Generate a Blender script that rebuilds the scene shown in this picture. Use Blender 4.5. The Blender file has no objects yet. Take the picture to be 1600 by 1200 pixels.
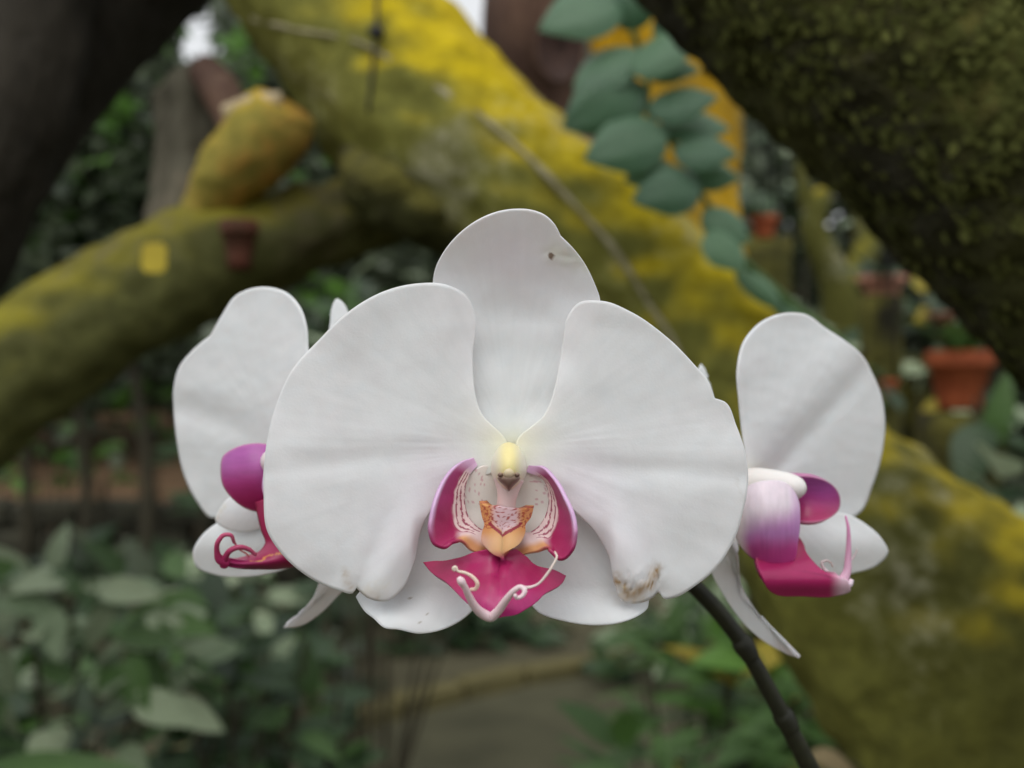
import bpy, math, random
import numpy as np
from mathutils import Vector, Matrix, noise
R = math.radians
random.seed(7); rng = np.random.default_rng(7)

# ------------------------------------------------------------------ camera, sky, sun, exposure
scene = bpy.context.scene
H = 1.20                      # camera height above the garden floor
F = math.tan(R(25.0))         # half of the horizontal angle of view
D0 = 0.204                    # distance of the front flower
cam_d = bpy.data.cameras.new('camera'); cam = bpy.data.objects.new('camera', cam_d)
scene.collection.objects.link(cam); scene.camera = cam
cam.location = (0, 0, H); cam.rotation_euler = (R(90), 0, 0)
cam_d.sensor_width = 36; cam_d.angle = 2 * R(25.0)
cam_d.clip_start = 0.01; cam_d.clip_end = 400
cam_d.dof.use_dof = True; cam_d.dof.focus_distance = D0 - 0.002
cam_d.dof.aperture_fstop = (18 / F) / 2.95     # iris about 2.95 mm wide

SUN_EL, SUN_AZ = 58.0, 195.0   # azimuth: compass-like, 180 = behind the camera
world = bpy.data.worlds.new('World'); scene.world = world; world.use_nodes = True
wn = world.node_tree; wn.nodes.clear()
sky = wn.nodes.new('ShaderNodeTexSky'); sky.sky_type = 'NISHITA'; sky.sun_disc = False
sky.sun_elevation = R(SUN_EL); sky.sun_rotation = R(SUN_AZ)
sky.air_density = 1.0; sky.dust_density = 6.0; sky.ozone_density = 0.6
bg = wn.nodes.new('ShaderNodeBackground'); bg.inputs['Strength'].default_value = 0.12
wo = wn.nodes.new('ShaderNodeOutputWorld')
hs = wn.nodes.new('ShaderNodeHueSaturation'); hs.inputs['Saturation'].default_value = 0.3   # overcast: a pale, nearly white sky
cl = wn.nodes.new('ShaderNodeMix'); cl.data_type = 'RGBA'; cl.inputs[0].default_value = 0.65   # even cloud cover over the whole sky
cl.inputs[7].default_value = (9.6, 9.8, 10.0, 1)
wn.links.new(sky.outputs[0], hs.inputs['Color']); wn.links.new(hs.outputs[0], cl.inputs[6]); wn.links.new(cl.outputs[2], bg.inputs[0]); wn.links.new(bg.outputs[0], wo.inputs[0])
sun_d = bpy.data.lights.new('sun', 'SUN'); sun = bpy.data.objects.new('sun', sun_d)
scene.collection.objects.link(sun)
sun_d.energy = 0.7; sun_d.angle = R(50); sun_d.color = (1.0, 0.95, 0.88)
sv = Vector((math.sin(R(SUN_AZ)) * math.cos(R(SUN_EL)), math.cos(R(SUN_AZ)) * math.cos(R(SUN_EL)), math.sin(R(SUN_EL))))
sun.rotation_euler = sv.to_track_quat('Z', 'Y').to_euler(); sun.location = (0, -3, 8)
scene.view_settings.view_transform = 'Standard'; scene.view_settings.look = 'None'
scene.view_settings.exposure = -0.04; scene.view_settings.gamma = 1.0
scene.render.engine = 'CYCLES'
scene.cycles.use_denoising = True
scene.cycles.max_bounces = 4; scene.cycles.diffuse_bounces = 3; scene.cycles.glossy_bounces = 2; scene.cycles.transmission_bounces = 2; scene.cycles.caustics_reflective = False; scene.cycles.caustics_refractive = False

# ------------------------------------------------------------------ helpers
def at(px, py, Y):
    """point of the place seen at photograph pixel (px, py) when it stands Y metres away"""
    return Vector(((px - 800) / 800 * F * Y, Y, H + (600 - py) / 800 * F * Y))
def pxm(Y): return F * Y / 800          # metres per photograph pixel at distance Y

def lin(r, g, b):
    f = lambda c: (c / 255 / 12.92) if c / 255 <= 0.04045 else ((c / 255 + 0.055) / 1.055) ** 2.4
    return (f(r), f(g), f(b))

def props(o, label=None, cat=None, group=None, kind=None):
    if label: o['label'] = label
    if cat: o['category'] = cat
    if group: o['group'] = group
    if kind: o['kind'] = kind
    return o

def empty(name, loc, label=None, cat=None, group=None):
    o = bpy.data.objects.new(name, None); o.empty_display_size = 0.05
    scene.collection.objects.link(o); o.location = loc
    return props(o, label, cat, group)

def root_loc(p):
    v = Vector((0, 0, 0))
    while p is not None:
        v += p.location; p = p.parent
    return v

def mk(name, verts, faces, mat, parent=None, loc=None, smooth=True, cols=None, rnd=None):
    """one mesh object; verts in world space"""
    o0 = root_loc(parent) if parent is not None else Vector((0, 0, 0))
    if loc is not None: o0 = o0 * 0 + Vector(loc)
    v = np.asarray(verts, dtype=np.float64) - np.array(o0)
    me = bpy.data.meshes.new(name); me.from_pydata(v.tolist(), [], [tuple(f) for f in faces])
    if smooth: me.polygons.foreach_set('use_smooth', [True] * len(me.polygons))
    if cols is not None:
        a = me.color_attributes.new('Col', 'FLOAT_COLOR', 'POINT')
        c = np.ones((len(v), 4)); c[:, :3] = cols; a.data.foreach_set('color', c.ravel())
    if rnd is not None:
        a = me.attributes.new('rnd', 'FLOAT', 'POINT'); a.data.foreach_set('value', np.asarray(rnd, dtype=np.float32))
    if mat: me.materials.append(mat)
    me.update()
    o = bpy.data.objects.new(name, me); scene.collection.objects.link(o)
    if parent is not None:
        o.parent = parent
    if loc is not None:
        o.location = Vector(loc) - (root_loc(parent) if parent is not None else Vector((0, 0, 0)))
    return o

def catmull(pts, n, closed=False, corners=()):
    """smooth curve through pts (any dimension); corners are indices kept sharp"""
    P = np.asarray(pts, dtype=float); N = len(P); out = []
    segs = N if closed else N - 1
    seglen = [np.linalg.norm(P[(i + 1) % N] - P[i]) for i in range(segs)]; tot = sum(seglen)
    def tan(i):
        if i in corners: return P[i] * 0
        if closed: a, b = P[(i - 1) % N], P[(i + 1) % N]
        else: a, b = P[max(i - 1, 0)], P[min(i + 1, N - 1)]
        la = np.linalg.norm(P[i] - a) + 1e-12; lb = np.linalg.norm(b - P[i]) + 1e-12
        if la < 1e-9 or lb < 1e-9: return (b - a) / max(la, lb)
        return ((P[i] - a) / la * lb + (b - P[i]) / lb * la) / (la + lb)
    for i in range(segs):
        j = (i + 1) % N; L = seglen[i]; m0 = tan(i) * L; m1 = tan(j) * L
        k = max(1, int(round(n * L / tot)))
        for s in range(k):
            t = s / k; h = t * t
            out.append((2*t*h - 3*h + 1) * P[i] + (t*h - 2*h + t) * m0 + (3*h - 2*t*h) * P[j] + (t*h - h) * m1)
    if not closed: out.append(P[-1])
    return np.array(out)

def resample(C, n):
    d = np.r_[0, np.cumsum(np.linalg.norm(np.diff(C, axis=0), axis=1))]
    t = np.linspace(0, d[-1], n)
    return np.stack([np.interp(t, d, C[:, k]) for k in range(C.shape[1])], axis=1)

def nz(x, y, z=0.0): return noise.noise(Vector((x, y, z)))
def gauss(x, s): return math.exp(-(x / s) ** 2)
def sst(a, b, x):
    t = min(1, max(0, (x - a) / (b - a))); return t * t * (3 - 2 * t)
def mix(a, b, t): return tuple(a[k] * (1 - t) + b[k] * t for k in range(3))
def segdist(p, a, b):
    ax, ay = a; bx, by = b; dx, dy = bx - ax, by - ay
    t = max(0, min(1, ((p[0]-ax)*dx + (p[1]-ay)*dy) / (dx*dx + dy*dy + 1e-9)))
    return math.hypot(p[0]-ax-t*dx, p[1]-ay-t*dy), t

# ------------------------------------------------------------------ materials
def newmat(name):
    m = bpy.data.materials.new(name); m.use_nodes = True
    nt = m.node_tree; nt.nodes.clear()
    out = nt.nodes.new('ShaderNodeOutputMaterial')
    return m, nt, out
def N(nt, typ, **kw):
    n = nt.nodes.new(typ)
    for k, v in kw.items():
        if k in n.inputs.keys() if isinstance(k, str) else False: n.inputs[k].default_value = v
        else: setattr(n, k, v)
    return n
def noise_node(nt, vec, scale, detail=4, rough=0.55, dist=0.0):
    n = nt.nodes.new('ShaderNodeTexNoise'); n.inputs['Scale'].default_value = scale
    n.inputs['Detail'].default_value = detail; n.inputs['Roughness'].default_value = rough
    n.inputs['Distortion'].default_value = dist
    nt.links.new(vec, n.inputs['Vector']); return n.outputs['Fac']
def ramp(nt, fac, stops):
    r = nt.nodes.new('ShaderNodeValToRGB'); e = r.color_ramp.elements
    while len(e) < len(stops): e.new(0.5)
    for k, (p, c) in enumerate(stops):
        e[k].position = p; e[k].color = (*c, 1)
    nt.links.new(fac, r.inputs[0]); return r.outputs[0]
def mixc(nt, fac, a, b, mode='MIX'):
    n = nt.nodes.new('ShaderNodeMix'); n.data_type = 'RGBA'; n.blend_type = mode
    for s, v in ((n.inputs[0], fac), (n.inputs[6], a), (n.inputs[7], b)):
        if hasattr(v, 'is_linked') or isinstance(v, bpy.types.NodeSocket): nt.links.new(v, s)
        elif isinstance(v, (int, float)): s.default_value = v
        else: s.default_value = (*v, 1)
    return n.outputs[2]
def mth(nt, op, a, b=0.0, c=0.0, clamp=False):
    n = nt.nodes.new('ShaderNodeMath'); n.operation = op; n.use_clamp = clamp
    for s, v in zip(n.inputs, (a, b, c)):
        if isinstance(v, bpy.types.NodeSocket): nt.links.new(v, s)
        else: s.default_value = v
    return n.outputs[0]
def bump(nt, h, strength, dist):
    b = nt.nodes.new('ShaderNodeBump'); b.inputs['Strength'].default_value = strength
    b.inputs['Distance'].default_value = dist; nt.links.new(h, b.inputs['Height']); return b.outputs[0]
def pbsdf(nt, col, rough=0.7, normal=None, spec=0.3):
    p = nt.nodes.new('ShaderNodeBsdfPrincipled')
    if isinstance(col, bpy.types.NodeSocket): nt.links.new(col, p.inputs['Base Color'])
    else: p.inputs['Base Color'].default_value = (*col, 1)
    if isinstance(rough, bpy.types.NodeSocket): nt.links.new(rough, p.inputs['Roughness'])
    else: p.inputs['Roughness'].default_value = rough
    p.inputs['Specular IOR Level'].default_value = spec
    if normal: nt.links.new(normal, p.inputs['Normal'])
    return p
def objco(nt): return nt.nodes.new('ShaderNodeTexCoord').outputs['Object']

def petal_mat(name, rough=0.5, sss=0.5, scale=0.003, mottling=0.05, spec=0.3):
    m, nt, out = newmat(name); co = objco(nt)
    a = nt.nodes.new('ShaderNodeVertexColor'); a.layer_name = 'Col'
    n1 = noise_node(nt, co, 160, 5, 0.6); n2 = noise_node(nt, co, 2200, 2, 0.5)
    f = mth(nt, 'MULTIPLY_ADD', n1, 2 * mottling, 1 - mottling)
    c = mixc(nt, 1.0, a.outputs[0], f, 'MULTIPLY')
    h = mth(nt, 'MULTIPLY_ADD', n2, 0.35, n1)
    p = pbsdf(nt, c, rough, bump(nt, h, 0.16, 0.0005), spec)
    p.inputs['Subsurface Weight'].default_value = sss
    p.inputs['Subsurface Radius'].default_value = (1.0, 0.75, 0.7); p.inputs['Subsurface Scale'].default_value = scale
    nt.links.new(p.outputs[0], out.inputs[0]); return m

def leaf_mat(name, dark, light, rough=0.45, trans=0.25, spec=0.4, vein=True):
    m, nt, out = newmat(name); co = objco(nt)
    a = nt.nodes.new('ShaderNodeAttribute'); a.attribute_name = 'rnd'
    oi = nt.nodes.new('ShaderNodeObjectInfo')
    r = mth(nt, 'FRACT', mth(nt, 'ADD', a.outputs['Fac'], oi.outputs['Random']))
    n1 = noise_node(nt, co, 14, 3)
    c = mixc(nt, mth(nt, 'MULTIPLY_ADD', n1, 0.5, mth(nt, 'MULTIPLY_ADD', r, 0.85, -0.15), clamp=True), dark, light)
    p = pbsdf(nt, c, rough, bump(nt, noise_node(nt, co, 60, 3), 0.25, 0.004), spec)
    t = nt.nodes.new('ShaderNodeBsdfTranslucent'); nt.links.new(mixc(nt, 0.5, c, light), t.inputs[0])
    mx = nt.nodes.new('ShaderNodeMixShader'); mx.inputs[0].default_value = trans
    nt.links.new(p.outputs[0], mx.inputs[1]); nt.links.new(t.outputs[0], mx.inputs[2])
    nt.links.new(mx.outputs[0], out.inputs[0]); return m

def bark_mat(name, top, side, patch, lo=-0.2, hi=0.6, scale=18, bmp=0.6, bdist=0.01, stretch=(1, 1, 1), fine=90, patch_at=(0.5, 0.68), foot=None):
    """growth of algae and lichen that follows which side of the limb looks up, patches of bare bark"""
    m, nt, out = newmat(name); co = objco(nt)
    g = nt.nodes.new('ShaderNodeNewGeometry'); sx = nt.nodes.new('ShaderNodeSeparateXYZ')
    nt.links.new(g.outputs['Normal'], sx.inputs[0])
    mp = nt.nodes.new('ShaderNodeMapping'); mp.inputs['Scale'].default_value = stretch
    nt.links.new(co, mp.inputs['Vector']); v = mp.outputs[0]
    n1 = noise_node(nt, v, scale, 5, 0.6, 0.3); n2 = noise_node(nt, v, fine, 4, 0.65); n3 = noise_node(nt, v, scale * 0.45, 3, 0.5)
    up = mth(nt, 'ADD', sx.outputs['Z'], mth(nt, 'MULTIPLY_ADD', n1, 0.7, -0.35))
    if foot:   # (darker side colour towards the foot, object x where it starts, where it is full)
        so = nt.nodes.new('ShaderNodeSeparateXYZ'); nt.links.new(co, so.inputs[0]); m3 = nt.nodes.new('ShaderNodeMapRange')
        m3.inputs['From Min'].default_value = foot[1]; m3.inputs['From Max'].default_value = foot[2]
        nt.links.new(mth(nt, 'MULTIPLY_ADD', n3, .25, mth(nt, 'ADD', so.outputs['X'], -.12)), m3.inputs['Value'])
        side = mixc(nt, m3.outputs[0], side, foot[0])
        up = mth(nt, 'MULTIPLY_ADD', m3.outputs[0], -foot[3], up)
    mr = nt.nodes.new('ShaderNodeMapRange'); mr.interpolation_type = 'SMOOTHSTEP'
    mr.inputs['From Min'].default_value = lo; mr.inputs['From Max'].default_value = hi
    nt.links.new(up, mr.inputs['Value'])
    c = mixc(nt, mr.outputs[0], side, top)
    mr2 = nt.nodes.new('ShaderNodeMapRange'); mr2.interpolation_type = 'SMOOTHSTEP'
    mr2.inputs['From Min'].default_value = patch_at[0]; mr2.inputs['From Max'].default_value = patch_at[1]
    nt.links.new(mth(nt, 'MULTIPLY_ADD', n2, 0.35, mth(nt, 'MULTIPLY', n3, 0.75)), mr2.inputs['Value'])
    c = mixc(nt, mr2.outputs[0], c, patch)
    c = mixc(nt, 1.0, c, mth(nt, 'MULTIPLY_ADD', n2, 1.5, 0.25), 'MULTIPLY')
    h = mth(nt, 'MULTIPLY_ADD', n2, 0.5, n1)
    p = pbsdf(nt, c, 0.85, bump(nt, h, bmp, bdist), 0.2)
    nt.links.new(p.outputs[0], out.inputs[0]); return m

def plain_mat(name, c1, c2, scale=40, rough=0.7, bmp=0.3, bdist=0.004, spec=0.3):
    m, nt, out = newmat(name); co = objco(nt)
    n1 = noise_node(nt, co, scale, 5, 0.6)
    c = ramp(nt, n1, [(0.32, c1), (0.68, c2)])
    p = pbsdf(nt, c, rough, bump(nt, n1, bmp, bdist), spec)
    nt.links.new(p.outputs[0], out.inputs[0]); return m

M = {}
M['petal'] = petal_mat('white_petal')
M['lip'] = petal_mat('magenta_lip', 0.34, 0.25, 0.0012, 0.16, 0.45)
M['column'] = petal_mat('column_wax', 0.38, 0.3, 0.0012, 0.03, 0.4)
M['cirrus'] = petal_mat('cirrus', 0.4, 0.3, 0.0010, 0.03, 0.4)
M['spike'] = plain_mat('flower_stalk', (0.010, 0.011, 0.007), (0.026, 0.028, 0.014), 120, 0.5, 0.3, 0.001, 0.4)
M['pedicel'] = plain_mat('pedicel', (0.18, 0.24, 0.08), (0.35, 0.4, 0.2), 150, 0.5, 0.2, 0.001)
M['yellow_bark'] = bark_mat('yellow_algae_bark', (0.50, 0.385, 0.006), (0.175, 0.175, 0.036), (0.24, 0.235, 0.15), 0.0, 0.72, 14, 0.6, 0.012, (1, 1, 1), 70, (0.55, 0.74), ((0.085, 0.085, 0.016), -.24, -.10, .48))
M['ochre_bark'] = bark_mat('ochre_algae_bark', (0.52, 0.31, 0.006), (0.48, 0.27, 0.006), (0.20, 0.15, 0.04), -0.3, 0.5, 12, 0.5, 0.012, (1, 1, 0.35), 70, (0.56, 0.76))
M['stub_bark'] = bark_mat('stub_bark', (0.44, 0.30, 0.03), (0.29, 0.25, 0.05), (0.36, 0.19, 0.04), 0.0, 0.9, 12, 0.5, 0.012, (1, 1, 1), 60)
M['olive_bark'] = bark_mat('olive_bark', (0.22, 0.195, 0.014), (0.085, 0.088, 0.026), (0.085, 0.075, 0.04), 0.1, 0.95, 11, 0.5, 0.012, (1, 1, 1), 60, (0.55, 0.74))
M['dark_bark'] = bark_mat('dark_mossy_bark', (0.13, 0.12, 0.025), (0.05, 0.052, 0.014), (0.028, 0.026, 0.014), -0.5, 0.5, 20, 0.9, 0.02, (1, 1, 1), 75, (0.5, 0.66))
M['brown_bark'] = bark_mat('dark_brown_bark', (0.048, 0.041, 0.030), (0.030, 0.026, 0.019), (0.018, 0.016, 0.012), -0.2, 0.7, 14, 0.8, 0.02, (1, 1, 0.4), 60)
M['grey_bark'] = bark_mat('grey_bark', (0.20, 0.17, 0.12), (0.16, 0.145, 0.105), (0.07, 0.065, 0.045), -0.2, 0.7, 9, 0.7, 0.015, (1, 1, 0.3), 50)
M['red_bark'] = bark_mat('reddish_bark', (0.26, 0.17, 0.12), (0.21, 0.125, 0.085), (0.07, 0.04, 0.03), -0.2, 0.7, 8, 0.7, 0.015, (1, 1, 0.4), 50)
M['cut_wood'] = plain_mat('cut_wood', (0.35, 0.27, 0.15), (0.55, 0.45, 0.28), 60)
M['hollow'] = plain_mat('hollow_wood', (0.03, 0.016, 0.012), (0.07, 0.035, 0.025), 60)
M['root'] = plain_mat('aerial_root', (0.22, 0.20, 0.10), (0.38, 0.35, 0.22), 70)
M['moss'] = leaf_mat('lichen_flakes', (0.06, 0.07, 0.02), (0.15, 0.16, 0.045), 0.9, 0.1, 0.1)
M['leaf_vine'] = leaf_mat('vine_leaf', (0.045, 0.125, 0.065), (0.14, 0.28, 0.145), 0.33, 0.15, 0.5)
M['leaf_pale'] = leaf_mat('pale_leaf', (0.15, 0.22, 0.12), (0.44, 0.52, 0.34), 0.5, 0.2, 0.35)
M['leaf_dark'] = leaf_mat('dark_leaf', (0.014, 0.032, 0.012), (0.055, 0.105, 0.04), 0.4, 0.2, 0.4)
M['leaf_mid'] = leaf_mat('mid_leaf', (0.035, 0.075, 0.02), (0.10, 0.20, 0.05), 0.42, 0.25, 0.4)
M['leaf_far'] = leaf_mat('far_leaf', (0.02, 0.035, 0.018), (0.17, 0.21, 0.13), 0.32, 0.3, 0.5)
M['leaf_bright'] = leaf_mat('bright_leaf', (0.06, 0.16, 0.02), (0.18, 0.36, 0.07), 0.42, 0.35, 0.4)
M['leaf_yellow'] = leaf_mat('yellow_leaf', (0.30, 0.25, 0.03), (0.45, 0.36, 0.05), 0.5, 0.3, 0.3)
M['twig'] = plain_mat('twig', (0.03, 0.028, 0.018), (0.07, 0.06, 0.035), 60)
M['terracotta'] = plain_mat('terracotta', (0.30, 0.07, 0.028), (0.46, 0.12, 0.045), 30, 0.8)
M['pink_clay'] = plain_mat('faded_terracotta', (0.36, 0.15, 0.10), (0.48, 0.24, 0.17), 30, 0.8)
M['soil'] = plain_mat('soil', (0.09, 0.055, 0.03), (0.17, 0.105, 0.055), 6, 0.95, 0.6, 0.03)
M['litter'] = plain_mat('leaf_litter_soil', (0.045, 0.038, 0.02), (0.10, 0.085, 0.045), 9, 0.95, 0.6, 0.03)
M['path'] = plain_mat('path_concrete', (0.068, 0.066, 0.038), (0.105, 0.10, 0.058), 5, 0.85, 0.3, 0.01)
M['kerb'] = plain_mat('mossy_kerb', (0.13, 0.115, 0.05), (0.19, 0.165, 0.07), 12, 0.9, 0.5, 0.01)
M['stone'] = plain_mat('dark_stone', (0.03, 0.03, 0.022), (0.07, 0.068, 0.045), 9, 0.9, 0.6, 0.02)
M['wire'] = plain_mat('black_wire', (0.01, 0.01, 0.01), (0.02, 0.02, 0.02), 50, 0.5)
M['tag'] = plain_mat('yellow_plastic', (0.36, 0.28, 0.012), (0.46, 0.36, 0.02), 30, 0.4, 0.05)
M['dull_clay'] = plain_mat('dull_clay', (0.07, 0.035, 0.02), (0.14, 0.045, 0.028), 30, 0.9)
M['hill'] = plain_mat('wooded_hill', (0.012, 0.02, 0.01), (0.035, 0.05, 0.02), 2.5, 0.95, 0.8, 0.1)

# ------------------------------------------------------------------ mesh builders
def tube_verts(path, radii, seg=16, amp=0.0, freq=8.0, lobes=None, seed=0.0, caps=True, amp2=0.0, freq2=40.0):
    P = np.asarray(path, float); n = len(P)
    T = np.gradient(P, axis=0); T /= np.linalg.norm(T, axis=1)[:, None] + 1e-12
    up = Vector((0, -1, 0.2)); t0 = Vector(T[0])
    a = (up - t0 * up.dot(t0))
    if a.length < 1e-4: a = Vector((1, 0, 0)) - t0 * t0.x
    a.normalize(); V = []; Fc = []
    for i in range(n):
        t = Vector(T[i]); a = (a - t * a.dot(t)).normalized(); b = t.cross(a)
        for k in range(seg):
            th = 2 * math.pi * k / seg; d = a * math.cos(th) + b * math.sin(th); r = radii[i]
            if lobes: r *= 1 + lobes[0] * math.sin(lobes[1] * th + lobes[2] + i * 0.02)
            p = Vector(P[i]) + d * r
            if amp: p += d * r * amp * noise.noise(p * freq + Vector((seed, 0, 0)))
            if amp2: p += d * amp2 * noise.noise(p * freq2 + Vector((0, seed, 0)))
            V.append(tuple(p))
    for i in range(n - 1):
        for k in range(seg):
            k2 = (k + 1) % seg
            Fc.append((i*seg + k, i*seg + k2, (i+1)*seg + k2, (i+1)*seg + k))
    if caps:
        V.append(tuple(P[0])); V.append(tuple(P[-1])); c0, c1 = len(V) - 2, len(V) - 1
        for k in range(seg):
            k2 = (k + 1) % seg
            Fc.append((c0, k2, k)); Fc.append((c1, (n-1)*seg + k, (n-1)*seg + k2))
    return V, Fc

def limb_px(pts, n, seg, **kw):
    """limb from (px, py, Y, half width px) control points"""
    C = [(*at(x, y, Y), r * pxm(Y)) for x, y, Y, r in pts]
    S = catmull(C, n); S = resample(S, n)
    return (*tube_verts(S[:, :3], S[:, 3], seg, **kw), S)

def petal(name, outline, centre, base, depth, color, parent, mat, Y0=D0, corners=(), nseg=150, nring=26, thick=0.0004, ruffle=0.0, label=None):
    """a petal or lobe: its outline, filled by rings; depth(x, y) bends it towards or away from the viewer"""
    O = catmull(outline, nseg, True, corners)
    area = sum(O[i][0]*O[(i+1) % len(O)][1] - O[(i+1) % len(O)][0]*O[i][1] for i in range(len(O)))
    if area < 0: O = O[::-1]
    n = len(O); c = np.array(centre, float); V = []; C = []
    def put(x, y, e):
        d = depth(x, y) + (ruffle * .45 * nz(x * 0.018, y * 0.018, 3.1) * sst(0.6, 1.0, e) if ruffle else 0)
        a_ = math.atan2(y - base[1], x - base[0]); r_ = math.hypot(x - base[0], y - base[1])
        if mat is M['petal']: d += (.00005 * nz(math.cos(a_) * 9, math.sin(a_) * 9, r_ * .004 + Y0 * 50) + .000035 * nz(math.cos(a_) * 24, math.sin(a_) * 24, r_ * .008)) * sst(30, 120, r_)
        Y = Y0 + d; V.append(tuple(at(x, y, Y))); C.append(color(x, y, e))
    put(c[0], c[1], 0.0)
    for r in range(1, nring + 1):
        e = (r / nring) ** 0.85
        for k in range(n):
            p = c + (O[k] - c) * e; put(p[0], p[1], e)
    Fc = [(0, 1 + k, 1 + (k + 1) % n) for k in range(n)]
    for r in range(nring - 1):
        for k in range(n):
            k2 = (k + 1) % n; a = 1 + r * n; b = a + n
            Fc.append((a + k, b + k, b + k2, a + k2))
    o = mk(name, V, Fc, mat, parent, cols=C)
    s = o.modifiers.new('thickness', 'SOLIDIFY'); s.thickness = thick; s.offset = -1
    if label: o['label'] = label
    return o

def strip(name, A, B, depth, color, parent, mat, Y0=D0, n=70, m=22, thick=0.0007, flip=False):
    """a curved band lofted between two edges"""
    a = resample(catmull(A, 200), n); b = resample(catmull(B, 200), n); V = []; C = []; Fc = []
    for i in range(n):
        for j in range(m):
            t = j / (m - 1); p = a[i] * (1 - t) + b[i] * t; s = i / (n - 1)
            V.append(tuple(at(p[0], p[1], Y0 + depth(p[0], p[1], s, t)))); C.append(color(p[0], p[1], s, t))
    for i in range(n - 1):
        for j in range(m - 1):
            q = (i*m + j, (i+1)*m + j, (i+1)*m + j + 1, i*m + j + 1)
            Fc.append(q[::-1] if flip else q)
    o = mk(name, V, Fc, mat, parent, cols=C)
    s = o.modifiers.new('thickness', 'SOLIDIFY'); s.thickness = thick; s.offset = -1
    return o

def thread(name, pts, parent, mat, c0, c1, seg=10, n=40):
    """a thin tapering tendril: (px, py, Y, radius px)"""
    V, Fc, S = limb_px(pts, n, seg)
    C = [mix(c0, c1, min(1, (i // seg) / (n - 1))) for i in range(len(V))]
    return mk(name, V, Fc, mat, parent, cols=C)

# ------------------------------------------------------------------ ground, bank, path
def sheet(name, pts, z, mat, kind='structure', label=None):
    V = [(x, y, z) for x, y in pts]
    return props(mk(name, V, [tuple(range(len(V)))], mat, None, smooth=False), label, None, None, kind)

def grid_surface(name, x0, x1, y0, y1, nx, ny, zf, mat):
    V = []; Fc = []
    for j in range(ny):
        for i in range(nx):
            x = x0 + (x1 - x0) * i / (nx - 1); y = y0 + (y1 - y0) * j / (ny - 1); V.append((x, y, zf(x, y)))
    for j in range(ny - 1):
        for i in range(nx - 1):
            a = j * nx + i; Fc.append((a, a + 1, a + nx + 1, a + nx))
    return props(mk(name, V, Fc, mat), kind='structure')

grid_surface('ground', -150, 150, -60, 240, 61, 61, lambda x, y: 0.0, M['litter'])
# kerb line of the path, taken from the picture at ground height
kl = [(-2.4, 2.35), (-1.4, 3.1), (-0.686, 3.68), (-0.245, 4.15), (0.56, 4.75), (1.6, 5.25), (3.2, 5.7), (6.0, 6.1), (9.0, 6.2)]
K = resample(catmull(kl, 80), 60)
PV = []; PF = []
for i, (x, y) in enumerate(K):
    t = K[min(i + 1, 59)] - K[max(i - 1, 0)]; t /= np.linalg.norm(t); nrm = np.array([t[1], -t[0]])
    for w in (0.05, 0.5, 1.0, 1.55): p = K[i] + nrm * w; PV.append((p[0], p[1], 0.004))
for i in range(59):
    for j in range(3): PF.append((i*4 + j, i*4 + j + 1, (i+1)*4 + j + 1, (i+1)*4 + j))
props(mk('path', PV, PF, M['path']), kind='structure')
# far lane beyond the kerb: trodden strip
PV = []
for i in range(60):
    t = K[min(i + 1, 59)] - K[max(i - 1, 0)]; t /= np.linalg.norm(t); nrm = np.array([-t[1], t[0]])
    for w in (0.05, 0.5, 1.0, 1.7): p = K[i] + nrm * w; PV.append((p[0], p[1], 0.004))
trod = plain_mat('trodden_earth', (0.075, 0.068, 0.04), (0.115, 0.105, 0.06), 4, 0.95, 0.4, 0.02)
props(mk('trodden_strip', PV, [f[::-1] for f in PF], trod), kind='structure')
# kerb: a row of low stones
kerb = empty('kerb', (K[0][0], K[0][1], 0)); kerb['kind'] = 'structure'
def rough_box(sx, sy, sz, seed, b=0.15):
    V = []; nx, ny, nzz = 3, 3, 2
    import bmesh
    bm = bmesh.new(); bmesh.ops.create_cube(bm, size=1.0)
    bmesh.ops.scale(bm, vec=(sx, sy, sz), verts=bm.verts)
    bmesh.ops.bevel(bm, geom=bm.edges[:], offset=min(sx, sy, sz) * b, segments=1, affect='EDGES')
    for v in bm.verts:
        v.co += Vector((nz(v.co.x*9, seed, v.co.z*9), nz(seed, v.co.y*9, v.co.z*7), nz(v.co.x*8, v.co.y*8, seed))) * min(sx, sy, sz) * 0.12
    me = bpy.data.meshes.new('stone_piece'); bm.to_mesh(me); bm.free(); return me
kmesh = [rough_box(0.30, 0.09, 0.12, s * 3.3) for s in range(4)]
for me in kmesh: me.materials.append(M['kerb'])
Kd = np.r_[0, np.cumsum(np.linalg.norm(np.diff(K, axis=0), axis=1))]
s = 0.2
while s < Kd[-1] - 3.0:
    x, y = np.interp(s, Kd, K[:, 0]), np.interp(s, Kd, K[:, 1]); x2, y2 = np.interp(s + .1, Kd, K[:, 0]), np.interp(s + .1, Kd, K[:, 1])
    o = bpy.data.objects.new('kerb_stone', kmesh[random.randrange(4)]); scene.collection.objects.link(o); o.parent = kerb
    o.location = Vector((x, y, 0.012 + random.uniform(-.008, .008))) - kerb.location
    o.rotation_euler = (0, random.uniform(-.03, .03), math.atan2(y2 - y, x2 - x) + random.uniform(-.03, .03))
    s += 0.315
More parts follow.
